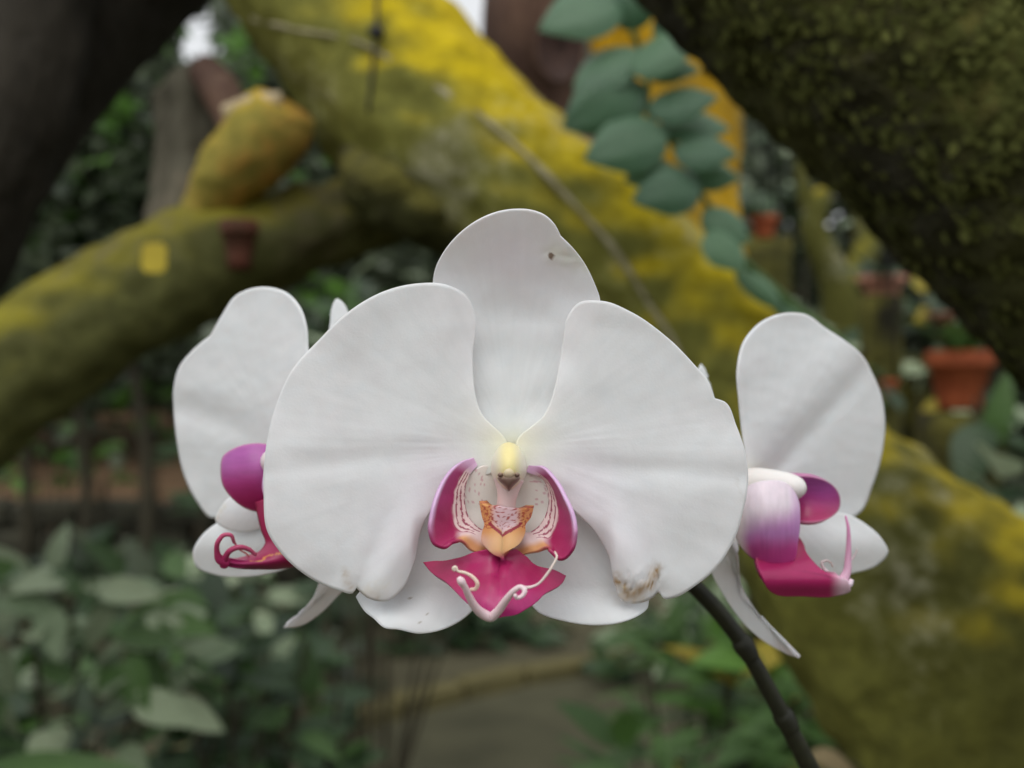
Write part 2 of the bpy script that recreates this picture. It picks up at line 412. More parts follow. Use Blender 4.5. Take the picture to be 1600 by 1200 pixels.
# brown bank of bare soil on the left behind a dark low wall
def bank_z(x, y):
    t = sst(6.7, 7.0, y); side = 1 - sst(-1.6, 0.2, x)
    return (0.50 + 0.085 * (y - 7) + 0.05 * nz(x * 1.3, y * 1.3)) * t * side + 0.0 - 0.03 * (1 - t * side)
grid_surface('soil_bank', -14, 0.4, 6.6, 12, 70, 40, bank_z, M['soil'])
wall = empty('retaining_wall', (-5.5, 6.55, 0), 'low dark stone retaining wall in front of the bare soil bank', 'wall')
wm = [rough_box(0.42, 0.24, 0.165, 20 + s * 2.1, 0.2) for s in range(4)]
for me in wm: me.materials.append(M['stone'])
for row in range(3):
    x = -9.8 + 0.2 * (row % 2)
    while x < -0.9:
        o = bpy.data.objects.new('stone', wm[random.randrange(4)]); scene.collection.objects.link(o); o.parent = wall
        o.location = Vector((x, 6.55 + random.uniform(-.02, .02), 0.085 + row * 0.172)) - wall.location
        o.rotation_euler = (0, 0, random.uniform(-.05, .05)); x += 0.44
# wooded hill that closes the view
grid_surface('hill', -60, 60, 17, 60, 60, 20, lambda x, y: (2.8 + 1.2 * nz(x * .08, 1.0) + 0.12 * (y - 19)) * sst(17, 19, y) - 0.1 + 0.5 * nz(x * .7, y * .7), M['hill'])

# ------------------------------------------------------------------ the mossy tree
tree = empty('mossy_tree', at(1700, 1350, 0.8), 'leaning tree limb covered in yellow algae running diagonally behind the flowers', 'tree')
trunk_pts = [(330, -230, 1.2, 125), (470, -70, 1.18, 135), (590, 90, 1.14, 146), (700, 222, 1.10, 150), (850, 325, 1.04, 130), (1000, 422, 1.0, 112),
             (1125, 560, 0.97, 128), (1240, 735, 0.93, 152), (1375, 900, 0.90, 190), (1545, 1090, 0.86, 255), (1720, 1330, 0.82, 290), (1850, 1650, 0.8, 330), (1900, 2300, .78, 380)]
V, Fc, S_tr = limb_px(trunk_pts, 200, 96, amp=0.09, freq=9, seed=3, amp2=0.007, freq2=34)
mk('trunk', V, Fc, M['yellow_bark'], tree)
V, Fc, _ = limb_px([(1110, 500, 1.0, 70), (1085, 400, 1.03, 80), (1056, 300, 1.06, 100), (1050, 180, 1.08, 110), (1042, 70, 1.09, 118), (1000, -90, 1.1, 120), (940, -300, 1.12, 120)], 90, 64, amp=0.05, freq=8, seed=9, amp2=0.003, freq2=50)
mk('upright_branch', V, Fc, M['ochre_bark'], tree)['label'] = 'ochre upright branch behind the climbing vine'
V, Fc, _ = limb_px([(-1500, 2400, .80, 170), (-1150, 1750, .84, 150), (-720, 1180, .90, 132), (-330, 860, 0.95, 120), (-120, 690, 0.98, 112), (0, 598, 1.0, 98), (150, 500, 1.03, 92), (300, 418, 1.06, 88), (450, 370, 1.09, 70), (560, 335, 1.11, 62), (680, 290, 1.12, 60)], 200, 64, amp=0.1, freq=9, seed=14, amp2=0.007, freq2=36)
mk('low_branch', V, Fc, M['olive_bark'], tree)['label'] = 'olive side branch reaching to the left'
V, Fc, S = limb_px([(300, 375, 1.06, 30), (325, 325, 1.06, 38), (362, 272, 1.05, 54), (408, 222, 1.04, 62), (432, 190, 1.035, 62), (445, 165, 1.03, 52)], 50, 40, amp=0.08, freq=11, seed=22, amp2=0.002, freq2=60)
stub = mk('branch_stub', V, Fc, M['stub_bark'], tree); stub['label'] = 'sawn-off yellow branch stub with a pale cut end'
V, Fc, _ = limb_px([(356, 178, 1.03, 16), (395, 164, 1.02, 17), (440, 158, 1.02, 15)], 16, 14, amp=0.1, freq=20)
mk('cut_end', V, Fc, M['cut_wood'], stub)
# dark-barked bulge on the underside of the trunk, left of the dorsal sepal
V, Fc, _ = limb_px([(545, 240, 1.04, 20), (580, 288, 1.02, 44), (630, 326, 1.02, 46), (700, 360, 1.04, 44), (760, 380, 1.06, 30)], 40, 36, amp=0.3, freq=14, seed=30, amp2=0.004, freq2=50)
mk('knot', V, Fc, M['dark_bark'], tree)
# pale aerial root on the trunk's ridge, set on the front of the limb
def on_trunk(px, py, lift=0.0):
    """point on the camera side of the trunk seen at the pixel"""
    best = None
    for s in S_tr:
        c = Vector(s[:3]); r = s[3]
        d = at(px, py, 1.0) - Vector((0, 0, H)); o = Vector((0, 0, H)) - c
        a = d.dot(d); b = 2 * o.dot(d); cc = o.dot(o) - (r * 1.02 + lift) ** 2; q = b*b - 4*a*cc
        if q >= 0:
            t = (-b - math.sqrt(q)) / (2 * a)
            if best is None or t < best: best = t
    return best if best else 1.0
def root(pts, r):
    C = [(*at(x, y, on_trunk(x, y) + 0.002), r * pxm(1.0) * random.uniform(.6, 1.15)) for x, y in pts]
    S = resample(catmull(C, 80), 80); V, Fc = tube_verts(S[:, :3], S[:, 3], 10, amp=0.25, freq=60)
    return mk('aerial_root', V, Fc, M['root'], tree)
root([(395, 30), (470, 48), (560, 66), (640, 112), (720, 160), (800, 222), (850, 270), (900, 322), (960, 390), (1012, 470)], 5.5)
root([(600, 110), (650, 120), (720, 165)], 5)
root([(1010, 470), (1045, 520), (1080, 590)], 5)
# wire tied round the trunk with its knot
wr = empty('tied_wire', at(588, 50, 0.96), 'thin black wire with a knot hanging on the yellow trunk', 'wire')
Cw = [(*at(x, y, on_trunk(x, y) - 0.006), 3.2 * pxm(1)) for x, y in [(590, -40), (589, 10), (588, 50), (582, 110), (575, 175)]]
S = resample(catmull(Cw, 40), 30); V, Fc = tube_verts(S[:, :3], S[:, 3], 8); mk('strand', V, Fc, M['wire'], wr)
Cw = [(*at(x, y, on_trunk(x, y) - 0.008), r * pxm(1)) for x, y, r in [(578, 46, 6), (588, 50, 12), (598, 55, 6)]]
S = resample(catmull(Cw, 14), 12); V, Fc = tube_verts(S[:, :3], S[:, 3], 10, amp=0.3, freq=90); mk('knot', V, Fc, M['wire'], wr)

# ------------------------------------------------------------------ the near dark trunk, upper right
near = empty('lichen_tree', at(2600, 2400, 0.6), 'dark leaning trunk with flaky green lichen filling the upper right corner', 'tree')
V, Fc, S_n = limb_px([(900, -560, 0.60, 300), (1120, -340, 0.585, 305), (1300, -150, 0.575, 312), (1480, 20, 0.565, 318), (1660, 180, 0.555, 322), (1840, 350, 0.55, 330), (2100, 640, 0.55, 350), (2400, 1200, .57, 400), (2600, 2400, .6, 420)], 260, 190,
               amp=0.05, freq=9, seed=41, amp2=0.0055, freq2=62)
mk('trunk', V, Fc, M['dark_bark'], near)
# lichen flakes
fv = []; ff = []; fr = []
Vn = np.array(V[:-2]); seg = 190
for k in range(140000):
    i = random.randrange(20, 190); j = random.randrange(190)
    p = Vector(Vn[i * seg + j]); c = Vector(S_n[i][:3]); nrm = (p - c).normalized()
    if nrm.y > 0.25: continue
    dens = 0.45 + 0.9 * noise.noise(p * 14) + .8 * noise.noise(p * 45)
    g = 0.25 + 0.85 * sst(-0.75, 0.25, nrm.z)
    if random.random() > dens * g: continue
    tn = Vector(S_n[i + 1][:3]) - Vector(S_n[i][:3]); tn.normalize(); bt = nrm.cross(tn)
    a = random.gauss(0.5, 0.7); u = tn * math.cos(a) + bt * math.sin(a); w = nrm.cross(u)
    L = random.uniform(0.0025, 0.0075); W = L * random.uniform(0.4, 0.8); tilt = random.uniform(0.08, 0.5); b0 = len(fv)
    e = u * math.cos(tilt) + nrm * math.sin(tilt)
    for x, y, h in ((0, -.35, 0), (0, .35, 0), (.5, .55, .05), (1, .3, -.02), (1.1, -.1, -.1), (.55, -.5, .06)):
        fv.append(tuple(p + e * L * x + w * W * y + nrm * (L * h - 0.0005)))
    ff.append(tuple(range(b0, b0 + 6))); fr += [min(.999, abs(random.gauss(0, .3)))] * 6
mk('lichen', fv, ff, M['moss'], near, rnd=fr)['kind'] = 'stuff'

# ------------------------------------------------------------------ other trunks behind
def one_limb(name, pts, mat, label, cat='tree', n=60, seg=40, **kw):
    V, Fc, S = limb_px(pts, n, seg, **kw)
    base = S[-1][:3] if S[-1][2] < S[0][2] else S[0][:3]
    return props(mk(name, V, Fc, mat, None, loc=tuple(base)), label, cat)
one_limb('dark_tree', [(80, -200, 1.25, 84), (62, 0, 1.22, 82), (22, 180, 1.2, 84), (-60, 360, 1.2, 92), (-190, 620, 1.2, 100), (-300, 1000, 1.2, 110), (-330, 2000, 1.2, 120)], M['brown_bark'], 'dark brown upright trunk at the left edge', amp=0.1, freq=8, amp2=0.009)
one_limb('dark_limb', [(400, -230, 1.36, 106), (285, -110, 1.36, 106), (165, 10, 1.35, 104), (60, 130, 1.33, 100), (-40, 290, 1.3, 95), (-150, 520, 1.28, 90), (-220, 900, 1.25, 90), (-250, 1900, 1.25, 100)], M['brown_bark'], 'almost black limb leaning across the upper left corner', 'limb', amp=0.1, freq=8, seed=5, amp2=0.004)
V, Fc, _ = limb_px([(286, 112, 1.2, 30), (294, 130, 1.2, 52), (304, 190, 1.19, 62), (306, 280, 1.16, 62), (296, 370, 1.1, 60), (290, 430, 1.08, 40)], 60, 48, amp=0.16, freq=7, seed=8, lobes=(0.09, 5, 0.7), amp2=0.004, freq2=40)
mk('dead_branch', V, Fc, M['grey_bark'], tree)['label'] = 'pale grey dead branch rising behind the sawn stub'
V, Fc, _ = limb_px([(322, 112, 1.15, 26), (345, 145, 1.12, 30), (362, 185, 1.1, 27), (366, 240, 1.08, 22), (350, 330, 1.07, 16)], 40, 24, amp=0.2, freq=14, seed=2)
mk('snag', V, Fc, M['red_bark'], tree)
rb = empty('hollow_tree', at(1750, 1500, 1.9), 'reddish brown trunk with a dark hollow at the top behind the yellow limb', 'tree')
V, Fc, _ = limb_px([(850, -200, 1.85, 88), (840, -40, 1.85, 84), (836, 80, 1.85, 78), (858, 170, 1.87, 72), (930, 330, 1.9, 70), (1080, 520, 1.9, 74), (1300, 800, 1.9, 84), (1520, 1150, 1.9, 100), (1750, 1700, 1.9, 120)], 110, 48, amp=0.14, freq=6, seed=4, lobes=(0.06, 4, 0.2))
mk('trunk', V, Fc, M['red_bark'], rb)
def ring_px(cx, cy, Y, rx, ry, r, n=40, seg=12):
    P = [at(cx + rx * math.cos(2*math.pi*k/n), cy + ry * math.sin(2*math.pi*k/n), Y + 0.01 * math.cos(2*math.pi*k/n) ** 2) for k in range(n + 1)]
    return tube_verts(P, [r * pxm(Y)] * (n + 1), seg, amp=0.6, freq=14, caps=False)
V, Fc = ring_px(876, 70, 1.75, 36, 58, 6); mk('hollow_rim', V, Fc, M['red_bark'], rb)
Vh = [tuple(at(876, 70, 1.775))]; Fh = []
for k in range(28):
    a = 2 * math.pi * k / 28; Vh.append(tuple(at(876 + 36 * math.cos(a), 70 + 58 * math.sin(a), 1.735)))
for k in range(28): Fh.append((0, 1 + k, 1 + (k + 1) % 28))
mk('hollow', Vh, Fh, M['hollow'], rb)  # shallow dish; the cavity's inner shade is put into its dark colour

# ------------------------------------------------------------------ leaves and plants
def leaf_mesh(name, w, mat, fold=0.18, droop=0.25, point=1.0, n=7, wave=0.0, stalk=0.12):
    """a leaf of length 1 along +X, upper side +Z"""
    V = []; Fc = []
    for i in range(n + 1):
        t = i / n; x = t
        prof = (math.sin(math.pi * min(1, t ** 0.8)) ** point) * w * 0.5
        if i == 0 or i == n: prof = 0.004
        z = -droop * t * t
        for sgn, f in ((-1, 1), (-.5, .45), (0, 0), (.5, .45), (1, 1)):
            V.append((x, sgn * prof, z + fold * abs(sgn) * prof * (1 + f * 0.2) + wave * math.sin(t * 9 + sgn) * abs(sgn) * w * .5))
    for i in range(n):
        for j in range(4):
            a = i * 5 + j; Fc.append((a, a + 5, a + 6, a + 1))
    b = len(V); V += [(-stalk, -.012, 0.01), (-stalk, .012, 0.01), (0.02, .012, 0), (0.02, -.012, 0)]; Fc.append((b, b + 3, b + 2, b + 1))
    me = bpy.data.meshes.new(name); me.from_pydata(V, [], Fc); me.polygons.foreach_set('use_smooth', [True] * len(Fc))
    me.materials.append(mat); me.update(); return me
def with_mat(me, mat):
    m = me.copy(); m.materials.clear(); m.materials.append(mat); return m
LM = {
    'pale': [leaf_mesh('leaf', w, M['leaf_pale'], .15, d, .8, wave=.05) for w, d in ((.55, .25), (.62, .1), (.48, .4))],
    'dark': [leaf_mesh('leaf', w, M['leaf_dark'], .2, d, .85) for w, d in ((.5, .3), (.42, .15), (.56, .45))],
    'mid': [leaf_mesh('leaf', w, M['leaf_mid'], .2, d, .85) for w, d in ((.42, .3), (.36, .2), (.5, .4))],
    'strap': [leaf_mesh('leaf', w, M['leaf_mid'], .3, d, .6, n=9) for w, d in ((.17, .35), (.2, .2), (.15, .5))],
    'straplong': [leaf_mesh('leaf', w, M['leaf_bright'], .3, d, .6, n=9) for w, d in ((.14, .3), (.16, .2))],
    'bright': [leaf_mesh('leaf', w, M['leaf_bright'], .2, d, .85) for w, d in ((.5, .3), (.42, .15))],
    'yellow': [leaf_mesh('leaf', w, M['leaf_yellow'], .2, d, .85) for w, d in ((.5, .3), (.42, .15))],
    'far': [leaf_mesh('leaf', w, M['leaf_far'], .2, d, .85) for w, d in ((.5, .3), (.42, .15))],
}
def place_leaf(parent, me, pos, direction, up, size, name='leaf'):
    o = bpy.data.objects.new(name, me); scene.collection.objects.link(o); o.parent = parent
    x = Vector(direction).normalized(); z = Vector(up); z = (z - x * z.dot(x)).normalized(); y = z.cross(x)
    mtx = Matrix((x, y, z)).transposed().to_4x4()
    o.location = Vector(pos) - root_loc(parent); o.rotation_euler = mtx.to_euler(); o.scale = (size, size, size)
    return o

def shrub(name, label, px, py_top, Y, w, depth, n, kinds, size, stem_n=7, group=None, cat='shrub', upright=0.3, bottom=0.0, seed=0, face=0.45, dome=1.0):
    """leafy shrub on the ground whose top shows at py_top; every leaf its own piece"""
    rs = random.Random(seed); top = at(px, py_top, Y); base = Vector((top.x, Y, 0)); hgt = top.z
    o = empty(name, base, label, cat, group)
    stems = []; SV = []; SF = []
    for k in range(stem_n):
        a = rs.uniform(0, 2 * math.pi); rr = rs.uniform(.2, .9)
        tip = base + Vector((math.cos(a) * w * rr, math.sin(a) * depth * rr, hgt * rs.uniform(.7, .97)))
        mid = base + (tip - base) * 0.5 + Vector((rs.uniform(-.04, .04), rs.uniform(-.04, .04), .03))
        S = catmull([tuple(base + Vector((math.cos(a) * .04, math.sin(a) * .04, 0))), tuple(mid), tuple(tip)], 12)
        v, f = tube_verts(S, np.linspace(.008, .003, len(S)), 6, caps=False)
        b = len(SV); SV += v; SF += [tuple(i + b for i in q) for q in f]
    mk('stem', SV, SF, M['twig'], o)
    for k in range(n):
        # positions on and in a dome
        a = rs.uniform(0, 2 * math.pi); e = rs.uniform(0, 1) ** 0.7; rad = rs.uniform(.55, 1.0)
        ce = math.sqrt(max(0, 1 - (e * .98) ** 2)) ** dome
        pos = base + Vector((math.cos(a) * w * ce * rad, math.sin(a) * depth * ce * rad, bottom * hgt + (1 - bottom) * hgt * e * (0.72 + .28 * rad)))
        out = Vector((math.cos(a) * ce, math.sin(a) * ce, upright + rs.uniform(-.5, .45)))
        out += Vector((rs.uniform(-.7, .7), rs.uniform(-.7, .7), 0))
        up = Vector((rs.uniform(-.4, .4), -face + rs.uniform(-.4, .4), 1.0))
        kind = kinds[rs.randrange(len(kinds))]; me = LM[kind][rs.randrange(len(LM[kind]))]
        place_leaf(o, me, pos, out, up, size * rs.uniform(.7, 1.25))
    return o

# lower left shrubs
shrub('pale_shrub', 'shrub with big pale grey-green leaves at the lower left', 95, 885, 1.42, .20, .16, 110, ['pale', 'pale', 'pale', 'mid'], .074, seed=1, bottom=.74, upright=.0, face=1.1)
shrub('pale_shrub', 'pale-leaved shrub just below the left flower', 350, 872, 2.0, .17, .16, 80, ['pale', 'mid', 'pale', 'dark'], .075, seed=2, bottom=.72, upright=.1, face=1.0)
shrub('green_shrub', 'dark green broad-leaved shrub in front of the path, left of centre', 385, 930, 1.65, .17, .18, 150, ['dark', 'dark', 'mid'], .085, seed=3, bottom=.2, face=.8)
shrub('green_shrub', 'dark low shrub at the bottom left, under the pale leaves', 130, 1010, 1.7, .34, .2, 170, ['dark', 'dark', 'mid'], .09, seed=4, bottom=.1)
shrub('green_shrub', 'dark shrub with hanging leaves beside the path kerb', 440, 985, 2.3, .17, .2, 90, ['dark', 'dark', 'mid'], .11, seed=5, bottom=.05)
shrub('green_shrub', 'small-leaved dark shrub beyond the front flower, far side of the path', 640, 950, 5.2, .75, .4, 190, ['dark'], .15, seed=6, bottom=.0)
shrub('green_shrub', 'dark shrub row behind the pale leaves, at the foot of the wall', 200, 865, 4.2, .9, .5, 190, ['dark', 'far'], .18, seed=7, bottom=.0)
sp = empty('broad_leaf_plant', (at(-60, 600, 1.1).x, 1.1, 0), 'plant with long broad green leaves lying across the bottom left corner', 'plant')
V, Fc = tube_verts([tuple(sp.location), tuple(at(-70, 1240, 1.1))], [.008, .006], 8); mk('stem', V, Fc, M['twig'], sp)
for x0, y0, x1, y1, Y0_, Y1_, sz in ((-70, 1235, 205, 1165, 1.1, 1.06, 1.0), (-70, 1225, 120, 1160, 1.1, 1.2, 1.0), (-60, 1250, 260, 1215, 1.08, 1.0, 1.0), (-80, 1240, 60, 1120, 1.12, 1.3, .8), (-70, 1260, 180, 1290, 1.08, .95, 1.)):
    a_ = at(x0, y0, Y0_); b_ = at(x1, y1, Y1_); o = place_leaf(sp, LM['strap'][0], a_, b_ - a_, (0, -.7, 1), (b_ - a_).length); o.scale.y *= 1.7
# lower right plants
shrub('strap_plant', 'leafy green plant right of the path, left of the orchid stalk', 1075, 975, 2.1, .13, .15, 80, ['strap', 'mid', 'strap'], .12, seed=11, bottom=.3, cat='plant')
shrub('strap_plant', 'bright green plant directly behind the orchid stalk', 1170, 1000, 1.75, .10, .14, 70, ['strap', 'mid', 'bright', 'strap', 'mid', 'yellow'], .11, seed=12, bottom=.35, cat='plant')
shrub('strap_plant', 'low green plant at the bottom edge between path and trunk', 1010, 1125, 1.6, .12, .12, 80, ['strap', 'mid'], .095, seed=13, bottom=.35, cat='plant')
shrub('strap_plant', 'green plant right of the orchid stalk against the mossy trunk', 1250, 1060, 1.6, .11, .12, 60, ['strap', 'mid'], .11, seed=14, bottom=.4, cat='plant')
shrub('green_shrub', 'grey-green shrub below the front flower on the right of the path', 1130, 940, 4.4, .5, .35, 120, ['dark', 'mid', 'pale'], .13, seed=15, bottom=.0)

dl_ = empty('dry_leaf', at(1290, 1182, .75), 'curled tan dry leaf at the bottom edge right of the orchid stalk', 'leaf')
M['dry'] = leaf_mat('dry_leaf', (0.16, 0.12, 0.06), (0.30, 0.24, 0.13), .7, .1, .2)
place_leaf(dl_, with_mat(LM['dark'][2], M['dry']), at(1262, 1180, .75), at(1335, 1192, .74) - at(1262, 1180, .75), (0, -.5, 1), .036, 'blade')
V, Fc = tube_verts([tuple(at(1330, 1190, .745)), tuple(at(1360, 1215, .76)), tuple(at(1400, 1240, .8))], [.0012, .0012, .001], 6); mk('stalk', V, Fc, M['twig'], dl_)

# ------------------------------------------------------------------ far foliage
def leaf_cloud(P, sizes, rs):
    """many small folded leaves as one mesh"""
    n = len(P); d = rs.normal(size=(n, 3)); d[:, 2] *= .6; d /= np.linalg.norm(d, axis=1)[:, None]
    u = rs.normal(size=(n, 3)) * .6 + np.array([0, -.35, .9]); s = np.cross(d, u); s /= np.linalg.norm(s, axis=1)[:, None]
    nn = np.cross(s, d); L = sizes[:, None]; W = L * .27
    V = np.empty((n, 6, 3)); V[:, 0] = P; V[:, 1] = P + d*L*.4 + s*W + nn*L*.06; V[:, 2] = P + d*L*.4 - s*W + nn*L*.06
    V[:, 3] = P + d*L*.45; V[:, 4] = P + d*L; V[:, 5] = P + d*L*.98 + s*W*.05
    b = (np.arange(n) * 6)[:, None]
    Fq = np.concatenate([b + np.array([[0, 1, 3]]), b + np.array([[1, 4, 3]]), b + np.array([[0, 3, 2]]), b + np.array([[3, 4, 2]])])
    return V.reshape(-1, 3), Fq, np.repeat(rs.random(n), 6)
HOLES = [(300, 64, 46), (312, 34, 26), (712, 22, 85), (745, 55, 40), (690, 0, 50), (1165, 140, 10), (1300, 340, 16)]
def clear_holes(P):
    px = 800 + P[:, 0] / P[:, 1] / F * 800; py = 600 - (P[:, 2] - H) / P[:, 1] / F * 800
    keep = np.ones(len(P), bool)
    for x, y, r in HOLES: keep &= (px - x) ** 2 + (py - y) ** 2 > r * r
    return keep
def crown_points(n, c, rad, nclump, rs, clump=.28):
    a = rs.normal(size=(nclump, 3)); a /= np.linalg.norm(a, axis=1)[:, None]; a *= rs.random((nclump, 1)) ** .4
    k = rs.integers(0, nclump, n); p = a[k] + rs.normal(size=(n, 3)) * clump * .5
    return np.array(c) + p * np.array(rad)
def tree_far(name, label, x, y, trunk_h, rad, n, mat, leaf, seed, group='trees in the background', tr=.06, cz=None, barkm='twig', bright=0):
    rs = np.random.default_rng(seed); o = empty(name, (x, y, 0), label, 'tree', group)
    cz = cz or trunk_h + rad[2] * .6
    S = catmull([(x, y, 0), (x + .06, y, trunk_h * .5), (x - .03, y, trunk_h), (x, y, cz + rad[2] * .3)], 24)
    V, Fc = tube_verts(S, np.linspace(tr, tr * .4, len(S)), 12, amp=.15, freq=6); mk('trunk', V, Fc, M[barkm], o)
    for q in range(5):
        a = q * 1.257 + seed; e = Vector((x, y, trunk_h)) + Vector((math.cos(a) * rad[0] * .7, math.sin(a) * rad[1] * .7, rad[2] * (.5 + .2 * (q % 3))))
        S = catmull([(x, y, trunk_h * .92), tuple(Vector((x, y, trunk_h)) * .5 + e * .5 + Vector((0, 0, .08))), tuple(e)], 10)
        V, Fc = tube_verts(S, np.linspace(tr * .5, tr * .15, len(S)), 7, caps=False); mk('limb', V, Fc, M[barkm], o)
    P = crown_points(n, (x, y, cz), rad, 40, rs); P = P[clear_holes(P)]
    V, Fc, rn = leaf_cloud(P, leaf * (.6 + .8 * rs.random(len(P))), rs)
    c = mk('crown', V, Fc, M[mat], o, rnd=rn, smooth=False)
    if bright:
        P = crown_points(bright, (x, y - rad[1] * .3, cz), rad, 14, rs, .2); P = P[clear_holes(P)]
        V, Fc, rn = leaf_cloud(P, leaf * (.7 + .7 * rs.random(len(P))), rs); mk('bright_leaves', V, Fc, M['leaf_bright'], o, rnd=rn, smooth=False)  # brighter green clumps towards the near side of the crown
    return o
tl = ['slender sapling with grey-green leaves on the far left, second from the edge', 'slim sapling in front of the bare soil, third from the left', 'thin sapling at the left edge of the picture', 'sapling with bright green leaves, just left of the left flower']
for k, (px, Y, rr, h, nl, mt, lf) in enumerate([(112, 4.6, .5, 1.55, 2600, 'leaf_far', .10), (206, 4.2, .5, 1.6, 2600, 'leaf_far', .10), (22, 4.9, .5, 1.5, 2400, 'leaf_far', .10), (300, 5.4, .7, 1.5, 3200, 'leaf_far', .11)]):
    p = at(px, 600, Y); tree_far('sapling', tl[k], p.x, Y, h, (rr * 1.1, rr, .75), nl, mt, lf, 50 + k, 'slender saplings on the left', .028, bright=260)
for k, (x, y, h, rad, n, mt, lf, lab) in enumerate([
        (-4.6, 8.2, 1.6, (1.7, 1.4, 1.8), 9000, 'leaf_far', .16, 'dense dark tree far left behind the saplings'),
        (-2.6, 9.0, 1.5, (1.6, 1.4, 1.9), 9000, 'leaf_far', .16, 'dense grey-green tree behind the sawn stub'),
        (-0.7, 9.5, 1.4, (1.5, 1.3, 2.1), 9000, 'leaf_far', .16, 'dark tree seen under the low branch'),
        (1.0, 10.0, 1.2, (1.6, 1.4, 1.9), 9000, 'leaf_far', .16, 'dark tree behind the diagonal limb'),
        (2.7, 8.6, 1.0, (1.5, 1.3, 2.0), 9000, 'leaf_far', .16, 'dark tree between the upright branch and the lichen trunk'),
        (4.6, 8.0, 1.0, (1.6, 1.3, 2.2), 9000, 'leaf_far', .16, 'dark tree at the far right behind the pots')]):
    tree_far('background_tree', lab, x, y, h, rad, n, mt, lf, 80 + k, tr=.13)
# the wood beyond reads as one mass
rs = np.random.default_rng(5); n = 130000
P = np.stack([rs.uniform(-20, 20, n), rs.uniform(11.5, 16, n), rs.uniform(0, 1, n) ** .85 * 7.6], axis=1)
dn = np.array([noise.noise(Vector((p[0] * .9, p[1] * .5, p[2] * .9))) for p in P]); P = P[dn > -.28]; P = P[clear_holes(P)]
V, Fc, rn = leaf_cloud(P, .2 + .2 * rs.random(len(P)), rs)
props(mk('far_wood', V, Fc, M['leaf_far'], rnd=rn, smooth=False), 'dense dark wood closing the view behind everything', 'wood', None, 'stuff')
# bushes with bright green leaves on the left
for k, (px, py, Y, w, nl, sz, lab) in enumerate([(70, 655, 5.8, .22, 26, .16, 'bright green bush below the low branch at the left'), (225, 585, 5.6, .2, 26, .15, 'bright green bush left of the left flower'),
                                       (150, 690, 6.2, .14, 16, .13, 'small light green bush on the soil bank')]):
    shrub('bright_bush', lab, px, py, Y, w, .2, nl, ['bright', 'mid'], sz, seed=30 + k, bottom=.6 if k < 2 else .7)
for k, (px, py, Y, w, nl, sz, kinds, lab) in enumerate([
        (540, 392, 2.6, .10, 12, .10, ['bright', 'pale'], 'pale green sprig seen between the low branch and the petal'),
        (600, 470, 3.2, .5, 110, .12, ['dark', 'mid'], 'dark green shrub behind the upper left of the front flower'),
        (425, 500, 3.4, .35, 70, .12, ['dark', 'far'], 'dark shrub under the low branch beside the left flower')]):
    shrub('leafy_shrub', lab, px, py, Y, w, w * .6, nl, kinds, sz, seed=40 + k, bottom=.55)

# ------------------------------------------------------------------ climbing vine on the upright branch
vine = empty('climbing_vine', at(1050, 250, 0.93), 'climbing vine with round green leaves on the ochre branch', 'vine')
V, Fc, _ = limb_px([(955, -60, .94, 5), (985, 40, .93, 5), (1010, 110, .925, 5), (1015, 180, .92, 5), (1060, 235, .915, 5), (1095, 300, .91, 5), (1130, 360, .90, 5), (1160, 405, .90, 7), (1200, 445, .90, 9), (1250, 490, .90, 10), (1320, 545, .89, 10), (1380, 640, .88, 8)], 70, 8)
mk('stem', V, Fc, M['leaf_mid'], vine)
def round_leaf_mesh(w=.72, droop=.12):
    V = []; Fc = []; n = 10
    for i in range(n + 1):
        t = i / n; prof = (math.sin(math.pi * t ** .85) ** .62) * w * .5 * (1 - .35 * sst(.55, 1, t)) + (.005 if i in (0, n) else 0)
        for j in range(7):
            s = (j - 3) / 3; V.append((t, s * prof, -droop * (t - .35) ** 2 * 1.6 - .28 * s * s * prof - .035 * (1 - min(1, abs(s) * 3))))
    for i in range(n):
        for j in range(6): a = i * 7 + j; Fc.append((a, a + 7, a + 8, a + 1))
    me = bpy.data.meshes.new('leaf'); me.from_pydata(V, [], Fc); me.polygons.foreach_set('use_smooth', [True] * len(Fc)); me.materials.append(M['leaf_vine']); return me
rl = [round_leaf_mesh(.72, .2), round_leaf_mesh(.80, .35), round_leaf_mesh(.64, .1)]
# (base px, base py, tip px, tip py, Y)
for k, (x0, y0, x1, y1, Y) in enumerate([(975, -8, 872, 24, .90), (975, 48, 1000, -30, .90), (982, 112, 1078, 45, .885), (1000, 72, 908, 118, .90), (1010, 130, 908, 178, .89), (1010, 168, 1102, 150, .885),
                          (1045, 200, 942, 232, .88), (1020, 60, 1075, 10, .90), (1000, 100, 1090, 105, .90), (1030, 190, 1120, 190, .90), (1060, 262, 985, 270, .89), (1075, 270, 1140, 275, .895), (1050, 232, 1136, 232, .88), (1098, 282, 1002, 300, .875), (1098, 328, 1164, 372, .88), (1104, 360, 1158, 412, .87), (1150, 418, 1220, 470, .89), (1205, 470, 1280, 520, .89)]):
    a = at(x0, y0, Y); b = at(x1, y1, Y - .012); d = b - a
    o = place_leaf(vine, rl[k % 3], a, d, Vector((random.uniform(-.35, .35), -1, .5 + random.uniform(-.35, .25))), d.length * random.uniform(1.05, 1.3))
    if k > 15: o.scale.y *= .45

